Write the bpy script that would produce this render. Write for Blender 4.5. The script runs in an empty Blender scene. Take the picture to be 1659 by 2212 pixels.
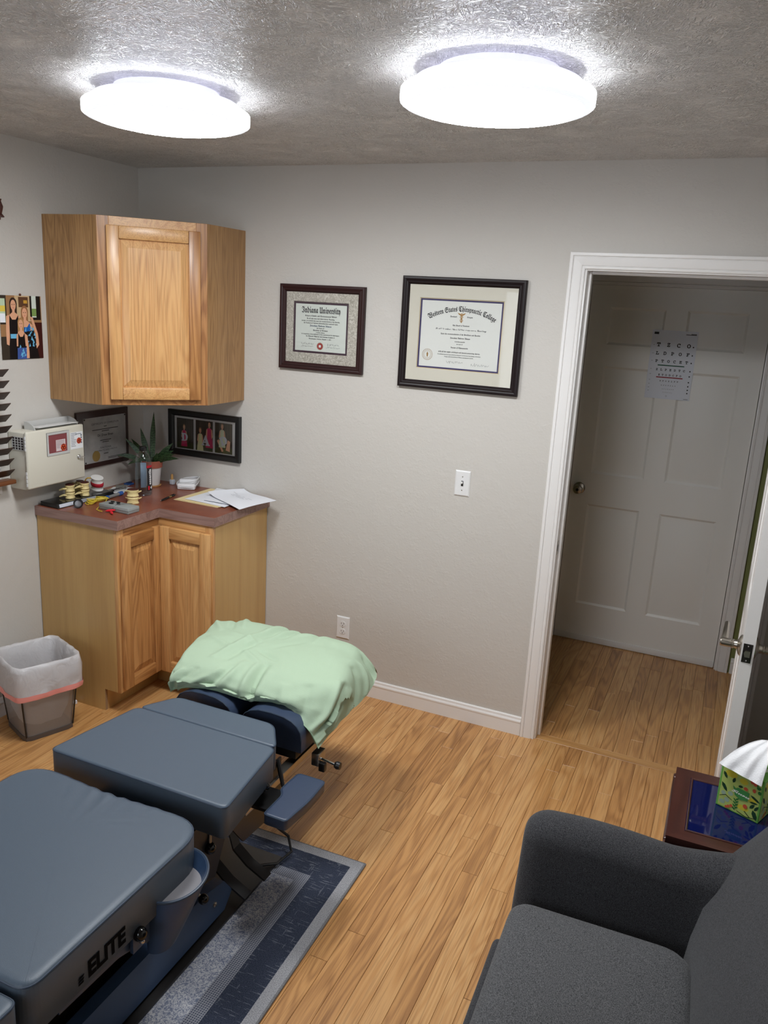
import bpy, bmesh, math, random
from mathutils import Matrix, Vector, noise as mnoise
PI = math.pi
SC = bpy.context.scene
COL = SC.collection
# ------------------------------------------------------------------ camera
F_PX = 1742.9963
cam_data = bpy.data.cameras.new('camera')
cam_data.sensor_fit = 'HORIZONTAL'
cam_data.sensor_width = 36.0
cam_data.lens = F_PX * 36.0 / 1659.0
cam_data.clip_start = 0.05
cam = bpy.data.objects.new('camera', cam_data)
COL.objects.link(cam)
CAM_R = Matrix(((0.9134534557, -0.1481390526, 0.3790219061),
                (0.4034810196, 0.2084590474, -0.8909253012),
                (0.0529702846, 0.9667469403, 0.2501889332)))
CAM_P = Vector((2.7984, -3.3267, 1.8750))
cam.matrix_world = Matrix.Translation(CAM_P) @ CAM_R.to_4x4()
SC.camera = cam
# ------------------------------------------------------------------ world (overcast daylight outside the window)
world = bpy.data.worlds.new('daylight')
SC.world = world
world.use_nodes = True
bg = world.node_tree.nodes['Background']
bg.inputs[0].default_value = (0.82, 0.90, 1.0, 1)
bg.inputs[1].default_value = 1.6
# ------------------------------------------------------------------ exposure
SC.view_settings.view_transform = 'Standard'
SC.view_settings.look = 'None'
SC.view_settings.gamma = 1.0
SC.view_settings.use_curve_mapping = False
SC.view_settings.exposure = 1.2
LAMP_STRENGTH = 22.0
LAMP_COLOR = (0.945, 0.975, 1.0)
try:
    SC.cycles.use_denoising = True
    SC.cycles.max_bounces = 7
    SC.cycles.diffuse_bounces = 4
    SC.cycles.glossy_bounces = 3
    SC.cycles.transmission_bounces = 6
    SC.cycles.transparent_max_bounces = 16
    SC.cycles.use_light_tree = False
    SC.cycles.use_adaptive_sampling = True
    SC.cycles.adaptive_threshold = 0.08
    SC.cycles.sample_clamp_indirect = 6.0
    SC.cycles.caustics_reflective = False
    SC.cycles.caustics_refractive = False
except Exception:
    pass
RND = random.Random(7)


# ------------------------------------------------------------------ geometry helpers
class G:
    """collects shapes in one bmesh (world coordinates)"""
    def __init__(self):
        self.bm = bmesh.new()
        self.mi = 0

    def _take(self, before):
        fs = [f for f in self.bm.faces if f not in before]
        return fs

    def verts_faces(self, vs, fs, M=None):
        bv = [self.bm.verts.new((M @ Vector(v)) if M else v) for v in vs]
        out = []
        for f in fs:
            try:
                nf = self.bm.faces.new([bv[i] for i in f])
                nf.material_index = self.mi
                out.append(nf)
            except ValueError:
                pass
        return bv, out

    def box(self, x0, x1, y0, y1, z0, z1, bev=0.0, seg=2, M=None):
        vs = [(x, y, z) for x in (x0, x1) for y in (y0, y1) for z in (z0, z1)]
        fs = [(0, 1, 3, 2), (4, 6, 7, 5), (0, 4, 5, 1), (2, 3, 7, 6), (0, 2, 6, 4), (1, 5, 7, 3)]
        bv, nf = self.verts_faces(vs, fs, M)
        if bev > 0:
            es = list({e for f in nf for e in f.edges})
            r = bmesh.ops.bevel(self.bm, geom=es, offset=bev, segments=seg, profile=0.5, affect='EDGES')
            for f in r['faces']:
                f.material_index = self.mi
        return self

    def prism(self, pts, z0, z1, M=None, bev=0.0, seg=2, ang=25):
        """polygon in local xy (counter clockwise), extruded z0..z1"""
        n = len(pts)
        vs = [(p[0], p[1], z0) for p in pts] + [(p[0], p[1], z1) for p in pts]
        fs = [tuple(range(n - 1, -1, -1)), tuple(range(n, 2 * n))]
        fs += [(i, (i + 1) % n, n + (i + 1) % n, n + i) for i in range(n)]
        bv, nf = self.verts_faces(vs, fs, M)
        if bev > 0:
            es = [e for e in {e for f in nf for e in f.edges} if e.is_manifold and e.calc_face_angle(0) > math.radians(ang)]
            r = bmesh.ops.bevel(self.bm, geom=es, offset=bev, segments=seg, profile=0.5, affect='EDGES')
            for f in r['faces']:
                f.material_index = self.mi
        return self

    def lathe(self, prof, c=(0, 0, 0), seg=28, M=None, sx=1.0, sy=1.0):
        T = Matrix.Translation(Vector(c))
        if M:
            T = M @ T
        rows = []
        for r, z in prof:
            if r < 1e-6:
                rows.append([self.bm.verts.new(T @ Vector((0, 0, z)))])
            else:
                rows.append([self.bm.verts.new(T @ Vector((r * sx * math.cos(2 * PI * i / seg), r * sy * math.sin(2 * PI * i / seg), z))) for i in range(seg)])
        for a, b in zip(rows, rows[1:]):
            for i in range(seg):
                j = (i + 1) % seg
                if len(a) == 1 and len(b) == 1:
                    continue
                if len(a) == 1:
                    f = (a[0], b[j], b[i])
                elif len(b) == 1:
                    f = (a[i], a[j], b[0])
                else:
                    f = (a[i], a[j], b[j], b[i])
                try:
                    self.bm.faces.new(f).material_index = self.mi
                except ValueError:
                    pass
        return self

    def tube(self, pts, r, seg=8, closed=False, rad=None):
        pts = [Vector(p) for p in pts]
        n = len(pts)
        rows = []
        up = None
        for i, p in enumerate(pts):
            a = pts[i - 1] if (i > 0 or closed) else p
            b = pts[(i + 1) % n] if (i < n - 1 or closed) else p
            t = (b - a)
            if t.length < 1e-9:
                t = Vector((0, 0, 1))
            t.normalize()
            if up is None:
                up = Vector((0, 0, 1)) if abs(t.z) < 0.9 else Vector((1, 0, 0))
            s = t.cross(up)
            if s.length < 1e-6:
                s = t.cross(Vector((1, 0, 0.1)))
            s.normalize()
            up = s.cross(t).normalized()
            rr = rad[i] if rad else r
            rows.append([self.bm.verts.new(p + (s * math.cos(2 * PI * k / seg) + up * math.sin(2 * PI * k / seg)) * rr) for k in range(seg)])
        m = n if closed else n - 1
        for i in range(m):
            a, b = rows[i], rows[(i + 1) % n]
            for k in range(seg):
                try:
                    self.bm.faces.new((a[k], a[(k + 1) % seg], b[(k + 1) % seg], b[k])).material_index = self.mi
                except ValueError:
                    pass
        if not closed:
            for row, rev in ((rows[0], False), (rows[-1], True)):
                try:
                    self.bm.faces.new(list(reversed(row)) if not rev else row).material_index = self.mi
                except ValueError:
                    pass
        return self

    def ball(self, c, r, M=None, su=14, sv=9, s=(1, 1, 1)):
        prof = [(r * math.sin(PI * i / sv) * 1.0, -r * math.cos(PI * i / sv)) for i in range(sv + 1)]
        prof = [(a * 1.0, b * s[2]) for a, b in prof]
        return self.lathe(prof, c, su, M, s[0], s[1])

    def grid(self, fn, nu, nv, cu=False):
        rows = [[self.bm.verts.new(fn(i / (nu - (0 if cu else 1)), j / (nv - 1))) for i in range(nu)] for j in range(nv)]
        for j in range(nv - 1):
            for i in range(nu if cu else nu - 1):
                k = (i + 1) % nu
                try:
                    self.bm.faces.new((rows[j][i], rows[j][k], rows[j + 1][k], rows[j + 1][i])).material_index = self.mi
                except ValueError:
                    pass
        return rows

    def deform(self, fn):
        for v in self.bm.verts:
            v.co = fn(v.co)
        return self

    def move(self, M):
        for v in self.bm.verts:
            v.co = M @ v.co
        return self


def obj(name, g, mat, parent=None, smooth=30, wn=False):
    bm = g.bm
    bmesh.ops.recalc_face_normals(bm, faces=bm.faces)
    me = bpy.data.meshes.new(name)
    bm.to_mesh(me)
    bm.free()
    for m in (mat if isinstance(mat, (list, tuple)) else [mat]):
        me.materials.append(m)
    if smooth:
        me.polygons.foreach_set('use_smooth', [True] * len(me.polygons))
        me.set_sharp_from_angle(angle=math.radians(smooth))
    o = bpy.data.objects.new(name, me)
    COL.objects.link(o)
    if parent is not None:
        o.parent = parent
        if parent.type == 'EMPTY':
            o.matrix_parent_inverse = Matrix.Translation(-parent.location)
    return o


def tag(o, label=None, cat=None, group=None, kind=None):
    if label:
        o['label'] = label
    if cat:
        o['category'] = cat
    if group:
        o['group'] = group
    if kind:
        o['kind'] = kind
    return o


def thing(name, label, cat, loc, group=None):
    o = bpy.data.objects.new(name, None)
    o.empty_display_size = 0.05
    COL.objects.link(o)
    o.location = loc
    return tag(o, label, cat, group)


def struct(name, g, mat, smooth=30):
    return tag(obj(name, g, mat, None, smooth), kind='structure')


def struct_empty(name, loc):
    o = bpy.data.objects.new(name, None)
    o.empty_display_size = 0.05
    COL.objects.link(o)
    o.location = loc
    return tag(o, kind='structure')


def copy_tree(o, parent=None):
    c = o.copy()
    COL.objects.link(c)
    if parent is not None:
        inv = o.matrix_parent_inverse.copy()
        c.parent = parent
        c.matrix_parent_inverse = inv
    for ch in list(o.children):
        copy_tree(ch, c)
    return c


# ------------------------------------------------------------------ material helpers
def lin(c):
    return tuple((x / 255 / 12.92) if x / 255 <= 0.04045 else ((x / 255 + 0.055) / 1.055) ** 2.4 for x in c)


def new_mat(name):
    m = bpy.data.materials.new(name)
    m.use_nodes = True
    nt = m.node_tree
    return m, nt, nt.nodes['Principled BSDF']


def nd(nt, kind, **kw):
    n = nt.nodes.new(kind)
    for k, v in kw.items():
        setattr(n, k, v)
    return n


def simple(name, srgb, rough=0.5, metal=0.0, spec=0.5, bump=0.0, bscale=60.0, var=0.0, coat=0.0):
    m, nt, b = new_mat(name)
    c = lin(srgb)
    b.inputs['Base Color'].default_value = (*c, 1)
    b.inputs['Roughness'].default_value = rough
    b.inputs['Metallic'].default_value = metal
    b.inputs['Specular IOR Level'].default_value = spec
    if coat:
        b.inputs['Coat Weight'].default_value = coat
        b.inputs['Coat Roughness'].default_value = 0.15
    if bump or var:
        geo = nd(nt, 'ShaderNodeNewGeometry')
        no = nd(nt, 'ShaderNodeTexNoise')
        no.inputs['Scale'].default_value = bscale
        no.inputs['Detail'].default_value = 3
        nt.links.new(geo.outputs['Position'], no.inputs['Vector'])
        if bump:
            bp = nd(nt, 'ShaderNodeBump')
            bp.inputs['Strength'].default_value = bump
            bp.inputs['Distance'].default_value = 0.003
            nt.links.new(no.outputs['Fac'], bp.inputs['Height'])
            nt.links.new(bp.outputs['Normal'], b.inputs['Normal'])
        if var:
            mx = nd(nt, 'ShaderNodeMix', data_type='RGBA')
            mx.inputs[6].default_value = (*[x * (1 - var) for x in c], 1)
            mx.inputs[7].default_value = (*[min(1, x * (1 + var)) for x in c], 1)
            nt.links.new(no.outputs['Fac'], mx.inputs[0])
            nt.links.new(mx.outputs[2], b.inputs['Base Color'])
    return m


_CM = {}


def cmat(srgb, rough=0.55):
    k = (tuple(srgb), rough)
    if k not in _CM:
        _CM[k] = simple('print_%d_%d_%d' % tuple(srgb), srgb, rough, spec=0.3)
    return _CM[k]


def ramp(nt, stops):
    r = nd(nt, 'ShaderNodeValToRGB')
    els = r.color_ramp.elements
    while len(els) < len(stops):
        els.new(0.5)
    for e, (p, c) in zip(els, stops):
        e.position = p
        e.color = (*c, 1)
    return r


def math_node(nt, op, a, b=None, clamp=False):
    n = nd(nt, 'ShaderNodeMath', operation=op)
    n.use_clamp = clamp
    for i, v in enumerate((a, b)):
        if v is None:
            continue
        if isinstance(v, (int, float)):
            n.inputs[i].default_value = v
        else:
            nt.links.new(v, n.inputs[i])
    return n.outputs[0]


def wood(name, light, mid, dark, axis='Z', rings=9.0, scale=1.0, rough=0.38, coat=0.25, attr=None, tone=0.25, pores=0.35, knots=0.0, spread=5.0, rw=0.30):
    """long-grained wood: contour lines of a stretched noise, fine pores, tone change from piece to piece"""
    m, nt, b = new_mat(name)
    geo = nd(nt, 'ShaderNodeNewGeometry')
    if attr:
        at = nd(nt, 'ShaderNodeAttribute', attribute_name=attr)
        rnd = at.outputs['Fac']
    else:
        oi = nd(nt, 'ShaderNodeObjectInfo')
        rnd = oi.outputs['Random']
    r1 = math_node(nt, 'MULTIPLY', rnd, 37.0)
    off = nd(nt, 'ShaderNodeCombineXYZ')
    for i in range(3):
        nt.links.new(r1, off.inputs[i])
    add = nd(nt, 'ShaderNodeVectorMath', operation='ADD')
    nt.links.new(geo.outputs['Position'], add.inputs[0])
    nt.links.new(off.outputs[0], add.inputs[1])
    st = {'X': (0.09, 1, 1), 'Y': (1, 0.09, 1), 'Z': (1, 1, 0.09)}[axis]
    mp = nd(nt, 'ShaderNodeVectorMath', operation='MULTIPLY')
    mp.inputs[1].default_value = tuple(s * spread * scale for s in st)
    nt.links.new(add.outputs[0], mp.inputs[0])
    n1 = nd(nt, 'ShaderNodeTexNoise')
    n1.inputs['Scale'].default_value = 1.6
    n1.inputs['Detail'].default_value = 2.0
    n1.inputs['Roughness'].default_value = 0.45
    n1.inputs['Distortion'].default_value = 0.3
    nt.links.new(mp.outputs[0], n1.inputs['Vector'])
    ph = math_node(nt, 'MULTIPLY', n1.outputs['Fac'], rings * 6.283)
    sn = math_node(nt, 'SINE', ph)
    sn = math_node(nt, 'MULTIPLY_ADD', sn, 0.5)
    nt.nodes[-1].inputs[2].default_value = 0.5
    sn = math_node(nt, 'POWER', sn, 1.6)
    # fine pores
    mp2 = nd(nt, 'ShaderNodeVectorMath', operation='MULTIPLY')
    st2 = {'X': (6, 260, 260), 'Y': (260, 6, 260), 'Z': (260, 260, 6)}[axis]
    mp2.inputs[1].default_value = st2
    nt.links.new(add.outputs[0], mp2.inputs[0])
    n2 = nd(nt, 'ShaderNodeTexNoise')
    n2.inputs['Scale'].default_value = 1.0
    n2.inputs['Detail'].default_value = 2.0
    nt.links.new(mp2.outputs[0], n2.inputs['Vector'])
    # broad tone
    mp3 = nd(nt, 'ShaderNodeVectorMath', operation='MULTIPLY')
    st3 = {'X': (0.8, 14, 14), 'Y': (14, 0.8, 14), 'Z': (14, 14, 0.8)}[axis]
    mp3.inputs[1].default_value = st3
    nt.links.new(add.outputs[0], mp3.inputs[0])
    n3 = nd(nt, 'ShaderNodeTexNoise')
    n3.inputs['Scale'].default_value = 1.0
    n3.inputs['Detail'].default_value = 3.0
    nt.links.new(mp3.outputs[0], n3.inputs['Vector'])
    f = math_node(nt, 'MULTIPLY', sn, rw)
    f2 = math_node(nt, 'MULTIPLY', n3.outputs['Fac'], 0.62)
    f = math_node(nt, 'ADD', f, f2)
    rt = math_node(nt, 'SUBTRACT', rnd, 0.5)
    rt = math_node(nt, 'MULTIPLY', rt, tone)
    f = math_node(nt, 'ADD', f, rt, True)
    rp = ramp(nt, [(0.12, lin(light)), (0.48, lin(mid)), (0.95, lin(dark))])
    nt.links.new(f, rp.inputs[0])
    pr_ = ramp(nt, [(0.34, (0.55, 0.5, 0.45)), (0.52, (1, 1, 1))])
    nt.links.new(n2.outputs['Fac'], pr_.inputs[0])
    mx = nd(nt, 'ShaderNodeMix', data_type='RGBA', blend_type='MULTIPLY')
    mx.inputs[0].default_value = pores
    nt.links.new(rp.outputs[0], mx.inputs[6])
    nt.links.new(pr_.outputs[0], mx.inputs[7])
    last = mx.outputs[2]
    if knots:
        vo = nd(nt, 'ShaderNodeTexVoronoi')
        vo.inputs['Scale'].default_value = 1.0
        mp4 = nd(nt, 'ShaderNodeVectorMath', operation='MULTIPLY')
        st4 = {'X': (1.6, 6, 6), 'Y': (6, 1.6, 6), 'Z': (6, 6, 1.6)}[axis]
        mp4.inputs[1].default_value = st4
        nt.links.new(add.outputs[0], mp4.inputs[0])
        nt.links.new(mp4.outputs[0], vo.inputs['Vector'])
        kr = ramp(nt, [(0.02, (0.35, 0.22, 0.14)), (knots, (1, 1, 1))])
        nt.links.new(vo.outputs['Distance'], kr.inputs[0])
        mk = nd(nt, 'ShaderNodeMix', data_type='RGBA', blend_type='MULTIPLY')
        mk.inputs[0].default_value = 0.8
        nt.links.new(last, mk.inputs[6])
        nt.links.new(kr.outputs[0], mk.inputs[7])
        last = mk.outputs[2]
    nt.links.new(last, b.inputs['Base Color'])
    b.inputs['Roughness'].default_value = rough
    b.inputs['Coat Weight'].default_value = coat
    b.inputs['Coat Roughness'].default_value = 0.25
    bp = nd(nt, 'ShaderNodeBump')
    bp.inputs['Strength'].default_value = 0.12
    bp.inputs['Distance'].default_value = 0.001
    nt.links.new(n2.outputs['Fac'], bp.inputs['Height'])
    nt.links.new(bp.outputs['Normal'], b.inputs['Normal'])
    return m


# ------------------------------------------------------------------ lettering (outlines of the built-in font)
def fr(s):   # blackletter
    return ''.join(chr(0x1D56C + ord(c) - 65) if c.isupper() else chr(0x1D586 + ord(c) - 97) if c.islower() else c for c in s)


def scr(s):  # script
    return ''.join(chr(0x1D4D0 + ord(c) - 65) if c.isupper() else chr(0x1D4EA + ord(c) - 97) if c.islower() else c for c in s)


def mono(s):  # slab typewriter capitals
    return ''.join(chr(0x1D670 + ord(c) - 65) if c.isupper() else c for c in s)


TEXTS = {
    'iu': (fr('Indiana University'), 0.012), 'iu1': (fr('School of Public and Environmental Affairs'), 0.012),
    'iu2': (fr('To all who may read these letters, Greeting.'), 0.012),
    'iu3': (fr('hereby it is certified that upon the recommendation of the Faculty,'), 0.012),
    'iu4': (fr('the Trustees of Indiana University have conferred upon'), 0.012),
    'iu5': (fr('Jonathan Andrew Illman'), 0.012), 'iu6': (fr('the degree of'), 0.012), 'iu7': (fr('Bachelor of Science'), 0.012),
    'iu8': (fr('in Public Affairs'), 0.012), 'iu9': (fr('in recognition of the fulfilment of the requirements for this degree.'), 0.012),
    'iu10': (fr('In Witness Whereof, this diploma is given at'), 0.012), 'iu11': (fr('Bloomington, Indiana, August 11, 2001.'), 0.012),
    'ws': (fr('Western States Chiropractic College'), 0.012), 'ws1': (fr('Portland'), 0.012), 'ws2': (fr('Oregon'), 0.012),
    'ws3': (fr('The Board of Trustees'), 0.012), 'ws4': (scr('To all to whom these letters may come, Greeting'), 0.012),
    'ws5': (fr('Upon the recommendation of the President and Faculty'), 0.012), 'ws6': (fr('Jonathan Andrew Illman'), 0.012),
    'ws7': (fr('is hereby awarded'), 0.012), 'ws8': (fr('the degree of'), 0.012), 'ws9': (fr('Doctor of Chiropractic'), 0.012),
    'ws10': (fr('with all the rights, privileges and honors pertaining thereto.'), 0.012),
    'ws11': (fr('In testimony thereof we have affixed our signatures and the seal of the College at Portland,'), 0.012),
    'ws12': (fr('Oregon, this sixteenth day of March, two thousand and six.'), 0.012),
    'kl': (scr('Kleenex'), 0.02), 'es': ('essentia', 0.03), 'el': ('ELITE', 0.045),
    'pq': ('CERTIFICATE OF COMPLETION', 0.0), 'pq2': ('Dr. Drew Illman', 0.015), 'pq3': ('FUNCTIONAL', 0.0), 'pq4': ('CHIROPRACTIC FAMILY PRACTICE', 0.0),
    'pe': ('+', 0.05),
}
for _w in 'TZCOLDPFE':
    TEXTS['m' + _w] = (mono(_w), 0.028)
for _w in 'DA':
    TEXTS['s' + _w] = (chr(0x1D400 + ord(_w) - 65), 0.03)
_TM = {}


def make_texts():
    made = []
    for k, (body, bold) in TEXTS.items():
        c = bpy.data.curves.new('lettering_' + k, 'FONT')
        c.body = body
        c.align_x = 'CENTER'
        c.resolution_u = 2
        c.offset = bold
        o = bpy.data.objects.new('lettering_' + k, c)
        COL.objects.link(o)
        made.append((k, o, c))
    bpy.context.view_layer.update()
    dg = bpy.context.evaluated_depsgraph_get()
    for k, o, c in made:
        me = o.evaluated_get(dg).to_mesh()
        vs = [(v.co.x, v.co.y) for v in me.vertices]
        fs = [tuple(p.vertices) for p in me.polygons]
        x0, x1 = min(v[0] for v in vs), max(v[0] for v in vs)
        cx = (x0 + x1) / 2
        _TM[k] = ([(v[0] - cx, v[1]) for v in vs], fs, x1 - x0, max(v[1] for v in vs))
        o.to_mesh_clear() if False else o.evaluated_get(dg).to_mesh_clear()
    for k, o, c in made:
        bpy.data.objects.remove(o)
        bpy.data.curves.remove(c)


make_texts()


def frame_m(o, eu, ev):
    """matrix of a flat sheet: local x along eu, y along ev, z out of the sheet"""
    eu, ev = Vector(eu).normalized(), Vector(ev).normalized()
    n = eu.cross(ev)
    return Matrix(((eu.x, ev.x, n.x, o[0]), (eu.y, ev.y, n.y, o[1]), (eu.z, ev.z, n.z, o[2]), (0, 0, 0, 1)))


def put_text(g, key, M, u, v, width=None, height=None, z=0.0004, arc=None, rot=0.0, sq=1.0):
    vs, fs, w, h = _TM[key]
    s = (width / w) if width else (height / h)
    out = []
    for x, y in vs:
        X, Y = x * s, y * s * sq
        if arc:
            t = X / arc
            X, Y = (arc + Y) * math.sin(t), (arc + Y) * math.cos(t) - arc
        if rot:
            X, Y = X * math.cos(rot) - Y * math.sin(rot), X * math.sin(rot) + Y * math.cos(rot)
        out.append((u + X, v + Y, z))
    g.verts_faces(out, fs, M)


def flat(g, pts, M, z=0.0004):
    g.verts_faces([(p[0], p[1], z) for p in pts], [tuple(range(len(pts)))], M)


def disc(cx, cy, rx, ry=None, n=20, a0=0.0):
    ry = rx if ry is None else ry
    return [(cx + rx * math.cos(a0 + 2 * PI * i / n), cy + ry * math.sin(a0 + 2 * PI * i / n)) for i in range(n)]


def ring(g, M, cx, cy, r0, r1, z, n=28):
    vs = [(cx + r * math.cos(2 * PI * i / n), cy + r * math.sin(2 * PI * i / n), z) for r in (r0, r1) for i in range(n)]
    g.verts_faces(vs, [(i, (i + 1) % n, n + (i + 1) % n, n + i) for i in range(n)], M)


def stroke(g, pts, w, M, z=0.0004):
    """a pen stroke: one ribbon along a polyline"""
    n = len(pts)
    L, R_ = [], []
    for i, p in enumerate(pts):
        a, b = pts[max(0, i - 1)], pts[min(n - 1, i + 1)]
        dx, dy = b[0] - a[0], b[1] - a[1]
        l = math.hypot(dx, dy) or 1
        L.append((p[0] - dy / l * w / 2, p[1] + dx / l * w / 2, z))
        R_.append((p[0] + dy / l * w / 2, p[1] - dx / l * w / 2, z))
    g.verts_faces(L + R_, [(i, i + 1, n + i + 1, n + i) for i in range(n - 1)], M)


def picture(name, M, w, h, layers, parent, label=None):
    """flat print: coloured shapes stacked a fraction of a millimetre apart; coordinates 0..1"""
    g = G()
    mats = []
    cnt = 0
    for i, (col, polys) in enumerate(layers):
        m = cmat(col, 0.35)
        if m not in mats:
            mats.append(m)
        g.mi = mats.index(m)
        for p in polys:
            cnt += 1
            flat(g, [(a * w, b * h) for a, b in p], M, 0.000035 * cnt)
    o = obj(name, g, mats, parent, 0)
    if label:
        o['label'] = label
    return o


def rect(a, b, c, d):
    return [(a, b), (c, b), (c, d), (a, d)]


# ------------------------------------------------------------------ surface materials
def paint_wall(name, srgb, rough=0.55, bump=0.35, scale=95.0):
    m, nt, b = new_mat(name)
    b.inputs['Base Color'].default_value = (*lin(srgb), 1)
    b.inputs['Roughness'].default_value = rough
    b.inputs['Specular IOR Level'].default_value = 0.35
    geo = nd(nt, 'ShaderNodeNewGeometry')
    n1 = nd(nt, 'ShaderNodeTexNoise')
    n1.inputs['Scale'].default_value = scale
    n1.inputs['Detail'].default_value = 3
    n1.inputs['Distortion'].default_value = 0.6
    n2 = nd(nt, 'ShaderNodeTexNoise')
    n2.inputs['Scale'].default_value = 16
    n2.inputs['Detail'].default_value = 4
    nt.links.new(geo.outputs['Position'], n1.inputs['Vector'])
    nt.links.new(geo.outputs['Position'], n2.inputs['Vector'])
    r = ramp(nt, [(0.45, (0, 0, 0)), (0.7, (1, 1, 1))])
    nt.links.new(n2.outputs['Fac'], r.inputs[0])
    h = math_node(nt, 'MULTIPLY', n1.outputs['Fac'], math_node(nt, 'MULTIPLY_ADD', r.outputs[0], 0.8))
    nt.nodes[-2].inputs[2].default_value = 0.35
    bp = nd(nt, 'ShaderNodeBump')
    bp.inputs['Strength'].default_value = bump
    bp.inputs['Distance'].default_value = 0.004
    nt.links.new(h, bp.inputs['Height'])
    nt.links.new(bp.outputs['Normal'], b.inputs['Normal'])
    return m


def paint_ceiling():
    """stomp-brush texture: short ridges fanning in patches, satin paint"""
    m, nt, b = new_mat('ceiling_paint')
    b.inputs['Base Color'].default_value = (*lin((238, 235, 232)), 1)
    b.inputs['Roughness'].default_value = 0.22
    b.inputs['Specular IOR Level'].default_value = 0.55
    geo = nd(nt, 'ShaderNodeNewGeometry')
    height = None
    for k, (ang, sd) in enumerate(((0.25, 0.0), (1.25, 7.3), (2.35, 13.1))):
        vr = nd(nt, 'ShaderNodeVectorRotate', rotation_type='Z_AXIS')
        nt.links.new(geo.outputs['Position'], vr.inputs['Vector'])
        vr.inputs['Angle'].default_value = ang
        mp = nd(nt, 'ShaderNodeVectorMath', operation='MULTIPLY')
        mp.inputs[1].default_value = (34, 150, 60)
        nt.links.new(vr.outputs[0], mp.inputs[0])
        n1 = nd(nt, 'ShaderNodeTexNoise')
        n1.inputs['Scale'].default_value = 1.0
        n1.inputs['Detail'].default_value = 1.5
        n1.inputs['Distortion'].default_value = 1.4
        nt.links.new(mp.outputs[0], n1.inputs['Vector'])
        of = nd(nt, 'ShaderNodeVectorMath', operation='ADD')
        of.inputs[1].default_value = (sd, sd * 0.7, 0)
        nt.links.new(geo.outputs['Position'], of.inputs[0])
        nm = nd(nt, 'ShaderNodeTexNoise')
        nm.inputs['Scale'].default_value = 9.0
        nm.inputs['Detail'].default_value = 1.0
        nt.links.new(of.outputs[0], nm.inputs['Vector'])
        rm = ramp(nt, [(0.30, (0, 0, 0)), (0.62, (1, 1, 1))])
        nt.links.new(nm.outputs['Fac'], rm.inputs[0])
        rs = ramp(nt, [(0.46, (0, 0, 0)), (0.64, (1, 1, 1))])
        nt.links.new(n1.outputs['Fac'], rs.inputs[0])
        hk = math_node(nt, 'MULTIPLY', rs.outputs[0], rm.outputs[0])
        height = hk if height is None else math_node(nt, 'MAXIMUM', height, hk)
    n2 = nd(nt, 'ShaderNodeTexNoise')
    n2.inputs['Scale'].default_value = 60
    nt.links.new(geo.outputs['Position'], n2.inputs['Vector'])
    h = math_node(nt, 'MULTIPLY_ADD', n2.outputs['Fac'], 0.25, False)
    nt.links.new(height, nt.nodes[-1].inputs[2])
    bp = nd(nt, 'ShaderNodeBump')
    bp.inputs['Strength'].default_value = 1.0
    bp.inputs['Distance'].default_value = 0.0085
    nt.links.new(h, bp.inputs['Height'])
    nt.links.new(bp.outputs['Normal'], b.inputs['Normal'])
    return m


def fabric(name, dark, light, scale=420.0, rough=0.95, bump=0.5):
    m, nt, b = new_mat(name)
    geo = nd(nt, 'ShaderNodeNewGeometry')
    n1 = nd(nt, 'ShaderNodeTexNoise')
    n1.inputs['Scale'].default_value = scale
    n1.inputs['Detail'].default_value = 4
    n1.inputs['Roughness'].default_value = 0.75
    mp = nd(nt, 'ShaderNodeVectorMath', operation='MULTIPLY')
    mp.inputs[1].default_value = (1, 0.55, 0.8)
    nt.links.new(geo.outputs['Position'], mp.inputs[0])
    nt.links.new(mp.outputs[0], n1.inputs['Vector'])
    r = ramp(nt, [(0.36, lin(dark)), (0.64, lin(light))])
    nt.links.new(n1.outputs['Fac'], r.inputs[0])
    nt.links.new(r.outputs[0], b.inputs['Base Color'])
    b.inputs['Roughness'].default_value = rough
    b.inputs['Specular IOR Level'].default_value = 0.15
    b.inputs['Sheen Weight'].default_value = 0.15
    bp = nd(nt, 'ShaderNodeBump')
    bp.inputs['Strength'].default_value = bump
    bp.inputs['Distance'].default_value = 0.001
    nt.links.new(n1.outputs['Fac'], bp.inputs['Height'])
    nt.links.new(bp.outputs['Normal'], b.inputs['Normal'])
    return m


M_WALL = paint_wall('wall_paint', (196, 192, 186))
M_GREEN = paint_wall('green_wall_paint', (122, 128, 78))
M_CEIL = paint_ceiling()
M_TRIM = simple('white_trim_paint', (228, 226, 224), 0.35, spec=0.5)
M_DOOR = simple('white_door_paint', (234, 232, 227), 0.42, bump=0.05, bscale=300)
M_STEEL = simple('satin_nickel', (176, 170, 160), 0.28, metal=1.0)
M_CHROME = simple('chrome', (215, 215, 215), 0.12, metal=1.0)
M_DARKSTEEL = simple('dark_metal', (60, 58, 56), 0.35, metal=0.8)
M_FLOOR = wood('oak_floor', (208, 160, 104), (192, 140, 84), (146, 98, 54), axis='Y', rings=14, rough=0.36, coat=0.2, attr='rnd', tone=0.36, pores=0.55, knots=0.05, spread=6.0)
M_FLOORX = wood('oak_threshold', (204, 156, 98), (186, 136, 80), (150, 104, 58), axis='X', rings=6, rough=0.36, coat=0.2, attr='rnd', tone=0.2, pores=0.4)
M_SUB = simple('subfloor', (70, 48, 30), 0.9)
M_BLACK = simple('black_plastic', (18, 18, 19), 0.35)

H = 2.441
XR, YF = 3.30, -4.0
YH = 1.235     # face of the far hall wall
# ------------------------------------------------------------------ floor
fl = struct('floor', G().box(-0.12, 3.72, -4.12, 1.40, -0.08, -0.011), M_SUB)


def cam_px(p):
    c = CAM_R.transposed() @ (Vector(p) - CAM_P)
    return (829.5 + F_PX * c.x / -c.z, 1106 - F_PX * c.y / -c.z) if c.z < -0.05 else None


PW = 0.0572
planks = []


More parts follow.
